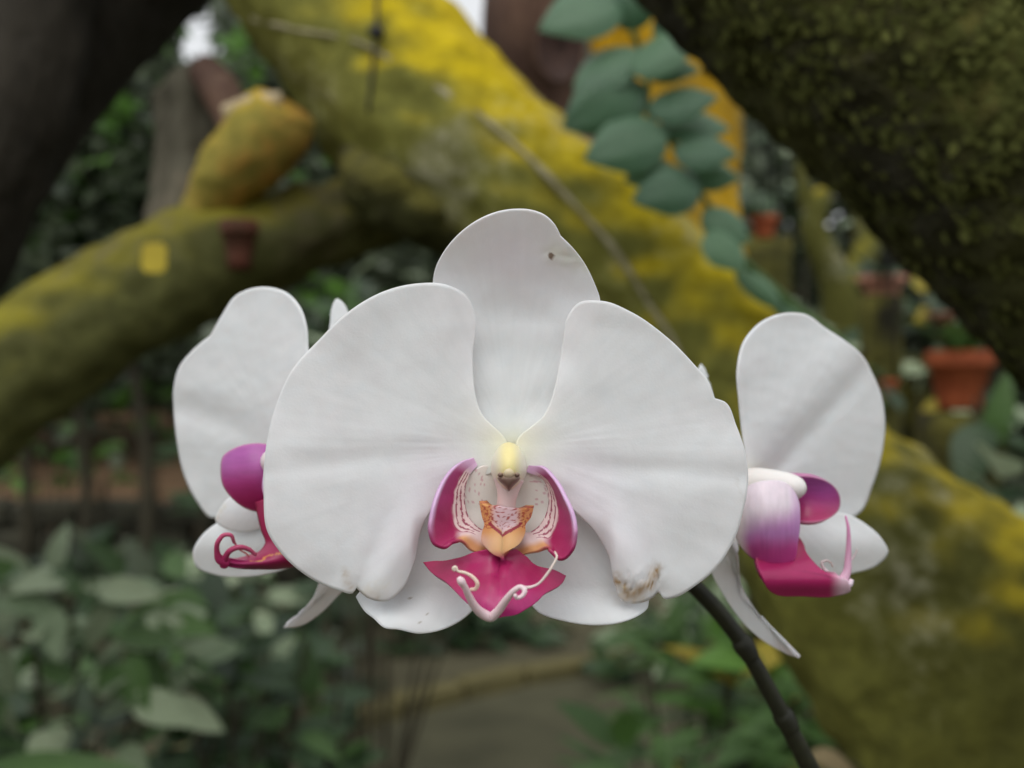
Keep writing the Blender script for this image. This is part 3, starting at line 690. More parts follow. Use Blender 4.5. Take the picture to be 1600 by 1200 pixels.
# ------------------------------------------------------------------ pots and posts on the right
def lathe(profile, loc, seg=28):
    V = []; Fc = []
    for r, z in profile:
        for k in range(seg): a = 2 * math.pi * k / seg; V.append((loc[0] + r * math.cos(a), loc[1] + r * math.sin(a), loc[2] + z))
    for i in range(len(profile) - 1):
        for k in range(seg): k2 = (k + 1) % seg; Fc.append((i*seg + k, i*seg + k2, (i+1)*seg + k2, (i+1)*seg + k))
    return V, Fc
def pot(px, py, Y, rtop_px, h_px, mat, label, nleaf=7, kinds=('mid',), lsize=.12, hang=False, group='terracotta pots hung or stood among the trees'):
    """pot whose rim shows at (px, py)"""
    r = rtop_px * pxm(Y); h = h_px * pxm(Y); top = at(px, py, Y); b = top - Vector((0, 0, h))
    o = empty('flower_pot', b, label, 'pot', group)
    prof = [(0.0, 0), (r * .62, 0), (r * .66, .01), (r * .86, h * .72), (r * .98, h * .73), (r, h * .76), (r, h * .98), (r * .96, h), (r * .88, h), (r * .84, h * .85), (0, h * .84)]
    V, Fc = lathe(prof, b); mk('pot', V, Fc, mat, o)
    V, Fc = lathe([(0, h * .88), (r * .6, h * .87), (r * .83, h * .85)], b, 20); mk('potting_bark', V, Fc, M['hollow'], o)
    for k in range(nleaf):
        a = random.uniform(0, 6.28); kk = kinds[k % len(kinds)]
        place_leaf(o, LM[kk][k % len(LM[kk])], b + Vector((math.cos(a) * r * .3, math.sin(a) * r * .3, h * .9)), (math.cos(a), math.sin(a), random.uniform(.3, 1.4)), (-math.cos(a) * .5, -math.sin(a) * .5 - .2, 1), lsize * random.uniform(.7, 1.2))
    if hang:
        for k in range(3):
            a = 2.1 * k + .4; p0 = b + Vector((math.cos(a) * r, math.sin(a) * r, h * .95)); p1 = b + Vector((0, 0, h + .55))
            V, Fc = tube_verts([tuple(p0), tuple(p0.lerp(p1, .5)), tuple(p1)], [.0022] * 3, 6); mk('hanger_wire', V, Fc, M['wire'], o)
    return o
def post(px, py, Y, rpx, label, mat='dark_bark', group=None, cat='post'):
    t = at(px, py, Y); r = rpx * pxm(Y)
    S = catmull([(t.x, Y, -.05), (t.x + .02, Y, t.z * .4), (t.x - .01, Y, t.z * .8), (t.x, Y, t.z)], 30)
    V, Fc = tube_verts(S, [r * (1.15 - .15 * i / (len(S) - 1)) for i in range(len(S))], 28, amp=.18, freq=9, seed=px)
    return props(mk('post', V, Fc, M[mat], None, loc=(t.x, Y, 0)), label, cat, group)
post(1500, 646, 2.0, 62, 'dark stump carrying the orange pot at the right', cat='stump')
pot(1500, 548, 2.0, 52, 92, M['terracotta'], 'orange terracotta pot on a dark stump at the right edge', 8, ('dark', 'mid'), .14)
post(1378, 462, 2.5, 34, 'dark post carrying the faded pink pot', group=None)
pot(1378, 432, 2.5, 38, 34, M['pink_clay'], 'faded pink pot standing on the dark post', 5, ('dark',), .12)
pot(1194, 338, 2.2, 22, 34, M['terracotta'], 'small red pot hanging right of the vine', 5, ('dark',), .1, True)
pot(968, 430, 2.0, 42, 70, M['terracotta'], 'orange pot half hidden behind the right edge of the top petal', 4, ('dark',), .1, True)
pot(1388, 592, 2.4, 16, 30, M['terracotta'], 'tiny orange pot just right of the right flower', 3, ('dark',), .07, True)
pot(374, 345, 1.0, 30, 76, M['dull_clay'], 'dull red pot fixed on the low branch at the left', 0, ('dark',), .06)
pot(1490, 490, 2.6, 44, 16, M['pink_clay'], 'shallow pinkish dish hanging above the orange pot', 6, ('dark', 'mid'), .12, True)
# gnarled yellow tree between the pots
gn = empty('gnarled_tree', at(1300, 1500, 3.0), 'gnarled yellow-green mossy tree between the vine and the pots', 'tree')
for pts in ([(1290, 300, 3.0, 16), (1268, 345, 3.0, 20), (1285, 395, 3.0, 22), (1310, 450, 3.0, 30), (1320, 560, 3.0, 40), (1318, 900, 3.0, 50), (1310, 1400, 3.0, 60)],
            [(1395, 290, 3.1, 13), (1375, 340, 3.08, 17), (1350, 400, 3.04, 20), (1325, 455, 3.0, 26)],
            [(1250, 250, 3.0, 10), (1258, 300, 3.0, 12), (1272, 345, 3.0, 15)],
            [(1335, 250, 3.1, 14), (1345, 320, 3.08, 15), (1352, 390, 3.05, 16)]):
    V, Fc, _ = limb_px(pts, 40, 20, amp=.25, freq=8); mk('limb', V, Fc, M['olive_bark'] if pts[0][0] > 1320 else M['yellow_bark'], gn)
post(1200, 372, 2.8, 40, 'dark upright stump below the small red pot', cat='stump')
post(1450, 560, 3.2, 60, 'dark stump behind the right flower', cat='stump')
for k, (px, py, Y, w, nl, sz, kinds, lab) in enumerate([
        (1230, 160, 3.6, .5, 120, .10, ['far', 'pale', 'dark'], 'grey-green shrub between the vine and the lichen trunk'),
        (1300, 480, 2.6, .22, 50, .12, ['pale', 'dark', 'mid'], 'grey-green shrub above the right flower'),
        (1480, 430, 3.0, .35, 80, .12, ['dark', 'pale', 'yellow'], 'mottled shrub behind the pinkish dish'),
        (1600, 560, 1.9, .2, 40, .14, ['dark', 'mid'], 'green shrub at the right edge beside the orange pot'),
        (1420, 640, 2.2, .16, 40, .1, ['dark', 'mid'], 'dark green plant to the right of the right flower'),
        (1590, 700, 1.5, .14, 26, .11, ['dark', 'pale'], 'leafy plant at the right edge above the mossy trunk')]):
    shrub('garden_shrub', lab, px, py, Y, w, w * .7, nl, kinds, sz, seed=60 + k, bottom=.35)
# yellow plastic label on the low branch
tg = at(241, 403, .93); hw, hh = 19 * pxm(.93), 24 * pxm(.93)
import bmesh
bm = bmesh.new(); bmesh.ops.create_cube(bm, size=1); bmesh.ops.scale(bm, vec=(hw * 2, .0012, hh * 2), verts=bm.verts)
bmesh.ops.bevel(bm, geom=[e for e in bm.edges if abs(e.verts[0].co.y - e.verts[1].co.y) > .0005], offset=.003, segments=3, affect='EDGES')
me = bpy.data.meshes.new('plant_tag'); bm.to_mesh(me); bm.free(); me.materials.append(M['tag'])
tag = bpy.data.objects.new('plant_tag', me); scene.collection.objects.link(tag); tag.location = tg; tag.rotation_euler = (R(-8), 0, R(6))
props(tag, 'small yellow plastic plant label hanging on the low branch', 'label')

# ------------------------------------------------------------------ the orchid
WHITE = (0.87, 0.86, 0.875)
orchid = empty('orchid', at(1330, 1420, 0.33), 'white moth orchid with three magenta-lipped flowers on a dark stalk', 'orchid')
V, Fc, _ = limb_px([(800, 690, .236, 9), (870, 760, .25, 11), (990, 850, .262, 12), (1095, 925, .268, 13), (1160, 1005, .27, 13), (1205, 1085, .272, 13.5), (1245, 1160, .275, 14), (1285, 1240, .28, 15), (1340, 1420, .32, 17), (1370, 1700, .42, 18), (1420, 1750, .62, 14)], 120, 16, amp=.06, freq=60)
spike = mk('flower_stalk', V, Fc, M['spike'], orchid)
for x, y, Y in ((1163, 1010, .27), (1226, 1122, .2735)):
    V, Fc, _ = limb_px([(x - 9, y - 16, Y, 12), (x - 3, y - 5, Y, 17), (x + 4, y + 6, Y, 16), (x + 12, y + 20, Y, 13)], 12, 14); mk('stalk_node', V, Fc, M['spike'], spike)

def flower(label, pts):
    """part of the orchid that carries the petals: the flower's own short stalk"""
    V, Fc, _ = limb_px(pts, 20, 12); o = mk('flower', V, Fc, M['pedicel'], orchid); o['label'] = label; return o

def veins(x, y, bx, by, e, k=70, s=0.0):
    a = math.atan2(y - by, x - bx); r = math.hypot(x - bx, y - by)
    ca, sa = math.cos(a), math.sin(a)
    f = nz(ca * 22 + .3 * nz(r * .02, ca * 3, s), sa * 22, r * .004 + s) * .022 + nz(ca * 45, sa * 45, r * .01 + s) * .02 + .012 * nz(x * .07, y * .07, s)
    return f
def white(x, y, e, bx, by, s=0.0, yellow=60, pink=None):
    c = list(WHITE); f = 1 + veins(x, y, bx, by, e, s=s) + .03 * nz(x * .012, y * .012, s)
    r = math.hypot(x - bx, y - by)
    c = [v * f for v in c]
    q = nz(x * .016, y * .022, s + 2) + .6 * nz(x * .045, y * .06, s + 4)
    c = list(mix(c, (.78, .835, .90), .30 * max(0, q))) if q > 0 else list(mix(c, (.82, .755, .80), .28 * -q))
    t = math.exp(-(r / yellow) ** 2) * .55
    c = list(mix(c, (.86, .84, .52), t))
    if pink:
        for (px_, py_, rr, am) in pink: c = list(mix(c, (.80, .66, .76), am * math.exp(-((x - px_) ** 2 + (y - py_) ** 2) / rr ** 2)))
    return tuple(c)
def stain(c, x, y, segs, col, w, am, sd=0.0):
    d = min(segdist((x, y), a, b)[0] for a, b in segs); d += 5 * nz(x * .09, y * .09, sd)
    k = math.exp(-max(0, d) ** 2 / w ** 2) * am * (0.65 + .6 * nz(x * .16, y * .16, sd + 3)); return mix(c, col, max(0, min(1, k)))
BROWN = (.42, .30, .17)

# ---- front flower
fc = flower('front white flower facing the viewer with magenta lip', [(800, 700, .208, 16), (798, 706, .220, 12), (800, 700, .236, 10)])
B1 = (800, 700)
def d_left(x, y):
    dx = (x - 790) / 380; dy = (y - 690) / 260; r2 = dx * dx + dy * dy * .55
    d = .0008 + .0022 * dx * dx + (.0034 * dy * dy - .0045 * dy if dy > 0 else -.0020 * dy * dy) - .0016 * sst(0, -.5, dx) * (1 - abs(dy))
    # mid rib crease from the base to the outer edge
    cy = 700 + 30 * dx * dx
    d += (.0004 * gauss(y - cy - 8, 20) - .0003 * gauss(y - cy + 30, 34)) * sst(-.05, -.4, dx)
    # lower inner lobe swells forward, its rim rolls back; furrow beside it
    dl, t = segdist((x, y), (560, 925), (615, 790)); d += .0016 * gauss(dl, 16) * (1 - .95 * t)
    db, t = segdist((x, y), (602, 915), (690, 740)); d -= .0032 * gauss(db, 50) * sst(1.0, .2, t) 
    d += .004 * sst(640, 665, x) * sst(800, 870, y)
    # upper inner edge rolls back
    d += .0015 * sst(690, 745, x) * sst(640, 520, y)
    d += .0006 * nz(x * .010, y * .010, 1.0) + .00010 * nz(x * .04, y * .03, 2)
    return d
def c_left(x, y, e):
    c = white(x, y, e, *B1, s=1, yellow=66, pink=[(640, 830, 75, .34), (690, 745, 60, .36), (730, 560, 60, .08)])
    c = stain(c, x, y, [((540, 890), (548, 918)), ((557, 925), (590, 930))], BROWN, 6, .55)
    c = stain(c, x, y, [((562, 925), (600, 915))], (.66, .58, .38), 12, .35, 4)
    return c
petal('petal', [(792, 694), (752, 645), (738, 560), (742, 490), (728, 462), (698, 445), (650, 443), (598, 456), (545, 487), (500, 530), (456, 580), (430, 640), (415, 710), (413, 770), (419, 830), (446, 870), (490, 905), (530, 922), (551, 926), (558, 917), (576, 933), (606, 937), (630, 916), (645, 880), (655, 830), (680, 788), (715, 752), (775, 735)],
      (612, 690), B1, d_left, c_left, fc, M['petal'], corners=(19,), nseg=260, nring=40, ruffle=.0009)
def d_right(x, y):
    dx = (x - 812) / 370; dy = (y - 695) / 260; r2 = dx * dx + dy * dy * .55
    d = .0008 + .0022 * dx * dx + (.0034 * dy * dy - .0045 * dy if dy > 0 else -.0020 * dy * dy) - .0016 * sst(0, .5, dx) * (1 - abs(dy))
    cy = 712 + 22 * dx
    d += (.0005 * gauss(y - cy - 10, 20) - .0003 * gauss(y - cy + 30, 34)) * sst(.05, .4, dx)
    dl, t = segdist((x, y), (1027, 925), (985, 790)); d += .0014 * gauss(dl, 16) * (1 - .95 * t)
    db, t = segdist((x, y), (992, 905), (905, 750)); d -= .0034 * gauss(db, 48) * sst(1.0, .2, t)
    d += .003 * sst(965, 935, x) * sst(800, 880, y)
    d += .0015 * sst(935, 885, x) * sst(640, 540, y)
    d += .0006 * nz(x * .010, y * .010, 5.0) + .00010 * nz(x * .04, y * .03, 6)
    # crumpled dry edge
    k = gauss(segdist((x, y), (968, 925), (1022, 900))[0], 16); d += k * .0012 * nz(x * .13, y * .13, 8)
    return d
def c_right(x, y, e):
    c = white(x, y, e, *B1, s=11, yellow=66, pink=[(930, 800, 65, .34), (900, 745, 60, .34), (985, 850, 45, .22)])
    c = stain(c, x, y, [((964, 905), (985, 926)), ((985, 926), (1012, 914)), ((1012, 914), (1024, 888))], (.33, .22, .10), 9, 1.2, 1)
    c = stain(c, x, y, [((970, 932), (1005, 936))], (.72, .55, .36), 8, .6, 2)
    c = stain(c, x, y, [((1150, 750), (1167, 800))], (.6, .55, .5), 3, .3, 5)
    return c
petal('petal', [(806, 694), (852, 645), (872, 580), (880, 530), (888, 492), (905, 473), (940, 470), (985, 487), (1040, 525), (1085, 570), (1108, 600), (1116, 622), (1131, 627), (1150, 665), (1164, 710), (1168, 750), (1160, 800), (1145, 845), (1120, 885), (1085, 915), (1052, 933), (1038, 935), (1028, 924), (1017, 933), (995, 941), (972, 937), (962, 912), (954, 870), (934, 835), (888, 790), (824, 735)],
      (985, 690), B1, d_right, c_right, fc, M['petal'], corners=(11,), nseg=260, nring=40, ruffle=.0009)
def d_dorsal(x, y):
    t = (690 - y) / 365; u = (x - 806) / 130
    d = .0026 + .0046 * math.sin(min(1.25, max(0, t) * 1.5) * 1.5) - .013 * max(0, t - .50) ** 1.5 * 2.2
    d -= .0016 * u * u * sst(0, .3, t) * (1 - .8 * sst(.45, .65, t) * (1 - sst(.7, .95, t))); d += .0006 * nz(x * .02, y * .02, 9) + .0004 * gauss(u, .12) 
    k, s_ = segdist((x, y), (858, 398), (930, 405)); d += .0007 * gauss(k, 13) * nz(x * .04, y * .07, 4) 
    return d
def c_dorsal(x, y, e):
    c = white(x, y, e, 800, 700, s=21, yellow=34, pink=[(805, 385, 50, .34), (840, 440, 60, .22), (770, 400, 45, .2)])
    k, t = segdist((x, y), (866, 392), (918, 408)); c = mix(c, (.62, .62, .42), .45 * gauss(k + 6 * nz(x * .08, y * .08), 16))
    c = mix(c, (.14, .11, .08), sst(5.2, 3.0, math.hypot((x - 862), (y - 399) * .8)))
    return c
petal('dorsal_sepal', [(790, 735), (752, 690), (738, 630), (722, 570), (696, 510), (676, 450), (680, 420), (694, 392), (718, 364), (745, 344), (775, 331), (806, 326), (832, 328), (852, 336), (868, 352), (876, 368), (896, 388), (914, 412), (928, 440), (938, 470), (918, 530), (886, 590), (862, 650), (846, 690), (812, 735)],
      (806, 500), B1, d_dorsal, c_dorsal, fc, M['petal'], corners=(15,), nseg=220, nring=60, ruffle=.0006)
def d_lsep(x, y):
    dl, t = segdist((x, y), (780, 735), (640, 975)); return .0045 - .0010 * t - .0055 * sst(915, 992, y) - .0010 * gauss(dl, 60) + .0003 * nz(x * .015, y * .015, 12) + .003 * sst(600, 555, x)
def c_lsep(x, y, e):
    c = white(x, y, e, 785, 735, s=31, yellow=30, pink=[(690, 900, 45, .25), (715, 930, 30, .2)])
    for (a, b, r) in ((642, 937, 2.2), (668, 962, 1.6), (655, 975, 1.6), (640, 965, 1.4)):
        if math.hypot(x - a, y - b) < r: c = (.45, .4, .36)
    return c
petal('lateral_sepal', [(788, 728), (715, 752), (650, 820), (590, 890), (557, 934), (572, 957), (586, 968), (600, 981), (622, 984), (655, 990), (700, 981), (733, 960), (762, 900), (795, 800)],
      (690, 880), (785, 735), d_lsep, c_lsep, fc, M['petal'], corners=(4,), nseg=160, nring=30, ruffle=.001)
def d_rsep(x, y):
    dl, t = segdist((x, y), (815, 735), (935, 965)); return .0045 - .0010 * t - .0055 * sst(915, 982, y) - .0010 * gauss(dl, 60) + .0003 * nz(x * .015, y * .015, 15) + .0025 * sst(985, 1025, x)
def c_rsep(x, y, e): return stain(white(x, y, e, 812, 735, s=41, yellow=30, pink=[(905, 880, 45, .15), (870, 900, 40, .2)]), x, y, [((965, 935), (1015, 925))], (.75, .68, .55), 10, .5)
petal('lateral_sepal', [(805, 728), (860, 752), (935, 820), (1000, 870), (1026, 905), (1018, 934), (1012, 940), (1010, 952), (998, 962), (975, 972), (940, 977), (885, 972), (838, 955), (815, 900), (800, 800)],
      (905, 880), (812, 735), d_rsep, c_rsep, fc, M['petal'], corners=(6,), nseg=160, nring=30, ruffle=.0009)

MAG = (.40, .018, .122); MAGD = (.33, .014, .078); PUR = (.42, .09, .34); LAV = (.70, .46, .72); PNK = (.78, .56, .60); ORG = (.70, .34, .12); YEL = (.80, .66, .20); RED = (.28, .02, .035)
# side lobes of the lip: outer plate magenta, inner band pale with dark stripes
def side_lobe(A, Bq, mir):
    def dep(x, y, s, t):
        return -.0030 - .0085 * math.sin(math.pi * min(1, s * 1.0)) * (1 - t * .9) ** 1.2 - .0035 * s + .002 * (1 - s) + .0003 * nz(x * .05, y * .05)
    def col(x, y, s, t):
        xx = x if not mir else 1572 - x
        pl = max(sst(.56, .66, t + .05 * nz(x * .08, y * .08)), sst(708, 724, xx + 3 * nz(y * .1, 2)) * sst(825, 835, y))
        c = mix(MAG, MAGD, .5 + .5 * nz(x * .03, y * .03, 3)); c = mix(c, PUR, .55 * sst(.75, .1, s) * (1 - t))
        band = mix((.80, .64, .64), ORG, sst(.55, .15, t) * sst(.7, .76, s) * .9); band = mix(band, MAG, sst(.1, .0, t) * sst(.7, .74, s) * sst(.86, .8, s) * .6); 
        st = math.sin(t * 46 + 2.5 * nz(s * 9, t * 4, 5)) + 1.2 * nz(s * 26, t * 14, 2)
        if .12 < s < .80 and t > .58 and st > .55: band = mix(band, (.30, .02, .08), .9)
        c = mix(c, band, pl)
        c = mix(c, LAV, sst(.13, .02, t) * sst(.62, .40, s)); c = mix(c, LAV, sst(.16, .04, s) * .9)
        return c
    return strip('lip_side_lobe', A, Bq, dep, col, fc, M['lip'], n=150, m=46, flip=mir)
side_lobe([(740, 715), (722, 722), (702, 740), (686, 770), (676, 805), (674, 832), (681, 849), (692, 853), (704, 845), (717, 843), (740, 860), (770, 870)],
          [(746, 727), (733, 744), (727, 765), (727, 788), (732, 806), (742, 819), (753, 827), (762, 828), (768, 826), (772, 828), (774, 832), (776, 838)], False)
side_lobe([(826, 727), (846, 730), (864, 748), (882, 780), (895, 812), (897, 838), (890, 862), (878, 872), (866, 862), (858, 855), (838, 860), (800, 871)],
          [(822, 737), (850, 752), (856, 768), (857, 786), (853, 803), (845, 818), (834, 828), (824, 832), (816, 830), (812, 830), (808, 834), (804, 840)], True)
# pale throat plate behind the lobes, added to brighten the shaded gap
petal('lip_throat', [(752, 728), (790, 735), (832, 736), (858, 756), (862, 790), (846, 822), (815, 838), (788, 845), (758, 838), (732, 818), (722, 790), (727, 752)], (792, 790), (795, 735),
      lambda x, y: -.0008 + .0016 * gauss((x - 792) / 34, 1) - .0012 * sst(790, 840, y), lambda x, y, e: mix((.86, .83, .77), (.62, .30, .36), .75 if (nz(x * .22, y * .22, 6) > .40 and abs(x - 792) > 36 and y < 790) else .12 * sst(.5, 1, e)), fc, M['column'], nseg=110, nring=30)
# callus
def d_cal(x, y): return -.0095 + .0030 * ((x - 790) / 28) ** 2 - .0018 * sst(810, 865, y) + .0010 * gauss(x - 787, 8) * sst(800, 850, y)
def c_cal(x, y, e):
    u = abs(x - 790) / 28
    c = mix(PNK, ORG, sst(.25, .6, u + .5 * sst(820, 845, y))); c = mix(c, (.76, .46, .22), .75 * sst(826, 850, y)); c = mix(c, PNK, .5 * sst(.3, .9, u) * sst(830, 850, y))
    v = nz(x * .34, y * .30, 1) + .35 * nz(x * .7, y * .7, 9)
    if y < 828 and v > (.10 if u > .42 else .26): c = mix(c, (.40, .05, .04), .9)
    for sg in (-1, 1):
        dd, _ = segdist((x, y), (790 + sg * 15, 818), (786, 851))
        if dd < 1.6 + .7 * nz(x * .2, y * .2): c = (.33, .03, .05)
    if abs(x - 786 - (y - 850) * -.05) < 1.3 and 840 < y < 868: c = (.33, .04, .05)
    return mix(c, MAG, sst(858, 872, y))
petal('callus', [(761, 782), (769, 789), (780, 789), (792, 792), (803, 793), (812, 793), (822, 789), (818, 806), (810, 822), (810, 832), (806, 846), (797, 860), (785, 873), (773, 860), (764, 846), (765, 834), (768, 822), (764, 802)], (789, 828), (789, 828), d_cal, c_cal, fc, M['column'], corners=(0, 6), nseg=150, nring=40, thick=.0016)
# middle lobe
def d_mid(x, y):
    u = (x - 778) / 108
    return -.0085 - .0075 * sst(865, 955, y) + .0055 * u * u - .0012 * gauss(u, .35) + .0012 * gauss(x - 780, 7) * sst(940, 880, y) + .0003 * nz(x * .05, y * .05)
def c_mid(x, y, e):
    c = mix(MAG, MAGD, .35 + .6 * nz(x * .02, y * .02, 2) + .5 * sst(.3, .9, abs(x - 778) / 108)); c = mix(c, (.52, .03, .24), .5 * sst(915, 955, y))
    c = mix(c, (.28, .012, .05), .5 * gauss(x - 781, 3.5) * sst(930, 870, y)); 
    return tuple(v * (1 + .12 * nz(math.atan2(y - 860, x - 780) * 14, 0, 4)) for v in c)
petal('lip_mid_lobe', [(666, 881), (700, 878), (730, 869), (752, 860), (770, 857), (786, 864), (803, 858), (818, 870), (836, 888), (858, 893), (880, 904), (876, 913), (850, 930), (826, 948), (803, 959), (785, 962), (763, 964), (738, 948), (717, 930), (700, 914), (680, 900)],
      (778, 908), (785, 860), d_mid, c_mid, fc, M['lip'], corners=(0, 10), nseg=150, nring=36, thick=.0009)
CR = (.84, .66, .70); CR2 = (.86, .74, .62)
thread('tendril', [(716, 902, .1805, 3), (719, 906, .1805, 6), (725, 915, .181, 5.2), (733, 932, .1825, 5.8), (744, 950, .1843, 7), (756, 960, .1856, 8.2), (766, 964, .186, 8), (777, 956, .1852, 7.2), (786, 944, .184, 6.4), (795, 932, .1828, 5.6), (804, 922, .182, 4.6), (814, 917, .1815, 3.9), (820, 922, .181, 4.2), (816, 931, .1807, 3.4), (806, 934, .1803, 3), (805, 929, .18, 2.8)], fc, M['cirrus'], CR, CR, 12, 90)
thread('tendril', [(812, 917, .1825, 3), (826, 918, .182, 2.4), (840, 913, .1818, 2), (854, 898, .1815, 2.2), (865, 881, .1815, 1.9), (870, 870, .182, 1.7), (867, 862, .183, 1.4)], fc, M['cirrus'], CR, CR2, 8)
thread('tendril', [(711, 892, .183, 2), (708, 888, .183, 2.6), (712, 886, .183, 2.6), (714, 891, .183, 2.2), (727, 895, .183, 2.5), (740, 903, .183, 3.1), (746, 912, .183, 3.4), (743, 920, .1835, 3.3), (735, 921, .184, 2.8)], fc, M['cirrus'], CR2, (.86, .62, .52), 8, 50)
# column with its yellow cap
def blob(name, cx, cy, Y, rx, ry, rz, col, parent, mat, n=30, m=22, shape=None):
    V = []; C = []; Fc = []
    for i in range(m + 1):
        th = math.pi * i / m
        for k in range(n):
            ph = 2 * math.pi * k / n; x, y, z = math.sin(th) * math.cos(ph), math.cos(th), math.sin(th) * math.sin(ph)
            if shape: x, y, z = shape(x, y, z)
            V.append(tuple(at(cx + rx * x, cy - ry * y, Y + rz * z))); C.append(col(x, y, z))
    for i in range(m):
        for k in range(n): k2 = (k + 1) % n; Fc.append((i*n + k, i*n + k2, (i+1)*n + k2, (i+1)*n + k))
    return mk(name, V, Fc, mat, parent, cols=C)
blob('column', 795, 732, .2000, 28, 41, .0095, lambda x, y, z: mix(mix((.86, .76, .36), (.87, .84, .68), sst(.15, .9, abs(x))), (.78, .62, .55), sst(-.1, -.9, y)), fc, M['column'],
     shape=lambda x, y, z: (x * (1 - .28 * sst(-.1, -1, y)), y, z))
V, Fc, _ = limb_px([(795, 750, .197, 24), (793, 772, .1965, 16), (791, 788, .1965, 15), (790, 806, .197, 20)], 20, 20)
mk('column_foot', V, Fc, M['column'], fc, cols=[(.78, .60, .58)] * len(V))
blob('anther', 795, 749, .1912, 18, 15, .0026, lambda x, y, z: mix((.20, .12, .10), (.45, .34, .22), sst(-.2, .9, y)), fc, M['column'], shape=lambda x, y, z: (x * (1 - .75 * sst(.2, -1, y)), y * (1.25 if y < 0 else .8), z))
for sx in (-1, 1):
    blob('pollen_mass', 795 + sx * 13, 742, .1895, 4.5, 4, .0005, lambda x, y, z: mix((.16, .10, .08), (.30, .22, .16), sst(-.2, .9, y)), fc, M['column'], 14, 10)
blob('rostellum', 795, 741, .1891, 8, 9, .0006, lambda x, y, z: mix((.40, .30, .22), (.68, .58, .38), sst(-.5, .6, y)), fc, M['column'], 14, 10)

# ---- left flower, turned to the left
fl = flower('left white flower turned to the left, half hidden by the front flower', [(470, 730, .250, 18), (520, 720, .256, 13), (640, 730, .256, 10), (850, 745, .25, 9)])
BL = (450, 725)
def dl_pet(x, y):
    u = (450 - x) / 180; d = .045 + .030 * u
    cy = 690 - 60 * (450 - x) / 180
    d += .0016 * gauss(y - cy, 26) * sst(.1, .6, u) + .0006 * nz(x * .012, y * .012, 31) - .003 * gauss((y - 640) / 150, 1) + .00016 * nz(x * .05, y * .06, 3)
    return d
petal('petal', [(500, 600), (483, 548), (480, 510), (470, 480), (450, 458), (425, 449), (397, 450), (370, 462), (350, 490), (331, 524), (302, 548), (281, 575), (274, 600), (273, 640), (278, 690), (290, 745), (310, 785), (331, 809), (360, 800), (410, 770), (470, 735), (510, 680)],
      (400, 640), BL, dl_pet, lambda x, y, e: white(x, y, e, *BL, s=51, yellow=30, pink=[(420, 760, 40, .1)]), fl, M['petal'], corners=(9,), nseg=180, nring=32, ruffle=.002)
petal('petal', [(470, 740), (510, 640), (545, 560), (600, 545), (640, 600), (650, 700), (620, 800), (560, 850), (500, 800)], (560, 700), BL,
      lambda x, y: .046 - .022 * (x - 470) / 180 , lambda x, y, e: white(x, y, e, *BL, s=55, yellow=30), fl, M['petal'], nseg=100, nring=20)
petal('dorsal_sepal', [(470, 715), (490, 640), (508, 560), (516, 505), (519, 480), (527, 467), (537, 474), (546, 492), (566, 540), (560, 620), (500, 720)], (525, 580), BL,
      lambda x, y: .050 + .010 * (720 - y) / 250 , lambda x, y, e: white(x, y, e, *BL, s=57, yellow=30), fl, M['petal'], nseg=100, nring=20)
petal('lateral_sepal', [(470, 760), (400, 790), (350, 812), (316, 838), (303, 862), (308, 884), (335, 897), (375, 901), (420, 896), (462, 882), (500, 850), (500, 790)], (410, 845), BL,
      lambda x, y: .044 + .012 * (450 - x) / 150 - .003 * gauss((y - 850) / 40, 1), lambda x, y, e: white(x, y, e, *BL, s=61, yellow=30), fl, M['petal'], nseg=120, nring=22, ruffle=.001)
petal('lateral_sepal', [(545, 880), (510, 890), (500, 908), (488, 935), (468, 958), (443, 980), (463, 978), (500, 957), (528, 930), (560, 890)], (508, 925), (540, 860),
      lambda x, y: .040 + .006 * (y - 880) / 100 + .0035 * sst(-8, 12, (x - 490) * .6 - (950 - y) * .5), lambda x, y, e: mix(white(x, y, e, 540, 860, s=63, yellow=20), (.76, .62, .66), .25 * sst(.6, 1, e)), fl, M['petal'], corners=(5,), nseg=100, nring=18)
petal('petal_fold', [(338, 812), (345, 795), (360, 778), (385, 768), (420, 770), (425, 800), (410, 822), (385, 830), (358, 826)], (385, 800), BL,
      lambda x, y: .040 + .006 * (430 - x) / 90 + .003 * ((y - 800) / 30) ** 2 * .5, lambda x, y, e: stain(white(x, y, e, *BL, s=65, yellow=20), x, y, [((340, 806), (350, 790))], (.7, .62, .45), 6, .5), fl, M['petal'], nseg=90, nring=16)
def lipcol(y0, y1, rim=None):
    def f(x, y, e):
        t = sst(y0, y1, y + 6 * nz(x * .03, y * .03)); c = mix((.40, .09, .36), MAG, t)
        c = tuple(v * (1 + .10 * nz(x * .02, y * .09) + .10 * nz(x * .05, y * .35, 4)) for v in c)
        return mix(c, (.62, .30, .42), .6 * sst(.93, 1, e)) if rim else c
    return f
petal('lip_side_lobe', [(350, 735), (353, 715), (370, 703), (393, 697), (416, 698), (445, 715), (440, 770), (425, 795), (410, 796), (388, 791), (366, 775), (353, 756)], (400, 748), BL,
      lambda x, y: .030 + .004 * ((x - 400) / 50) ** 2 + .0026 * ((y - 745) / 45) ** 2, lipcol(715, 785, 1), fl, M['lip'], nseg=110, nring=22, thick=.0009)
petal('lip_side_lobe', [(412, 770), (413, 740), (418, 720), (430, 716), (450, 740), (450, 780), (430, 800)], (432, 755), BL, lambda x, y: .018, lambda x, y, e: mix(LAV, MAG, sst(750, 790, y)), fl, M['lip'], nseg=70, nring=12, thick=.0009)
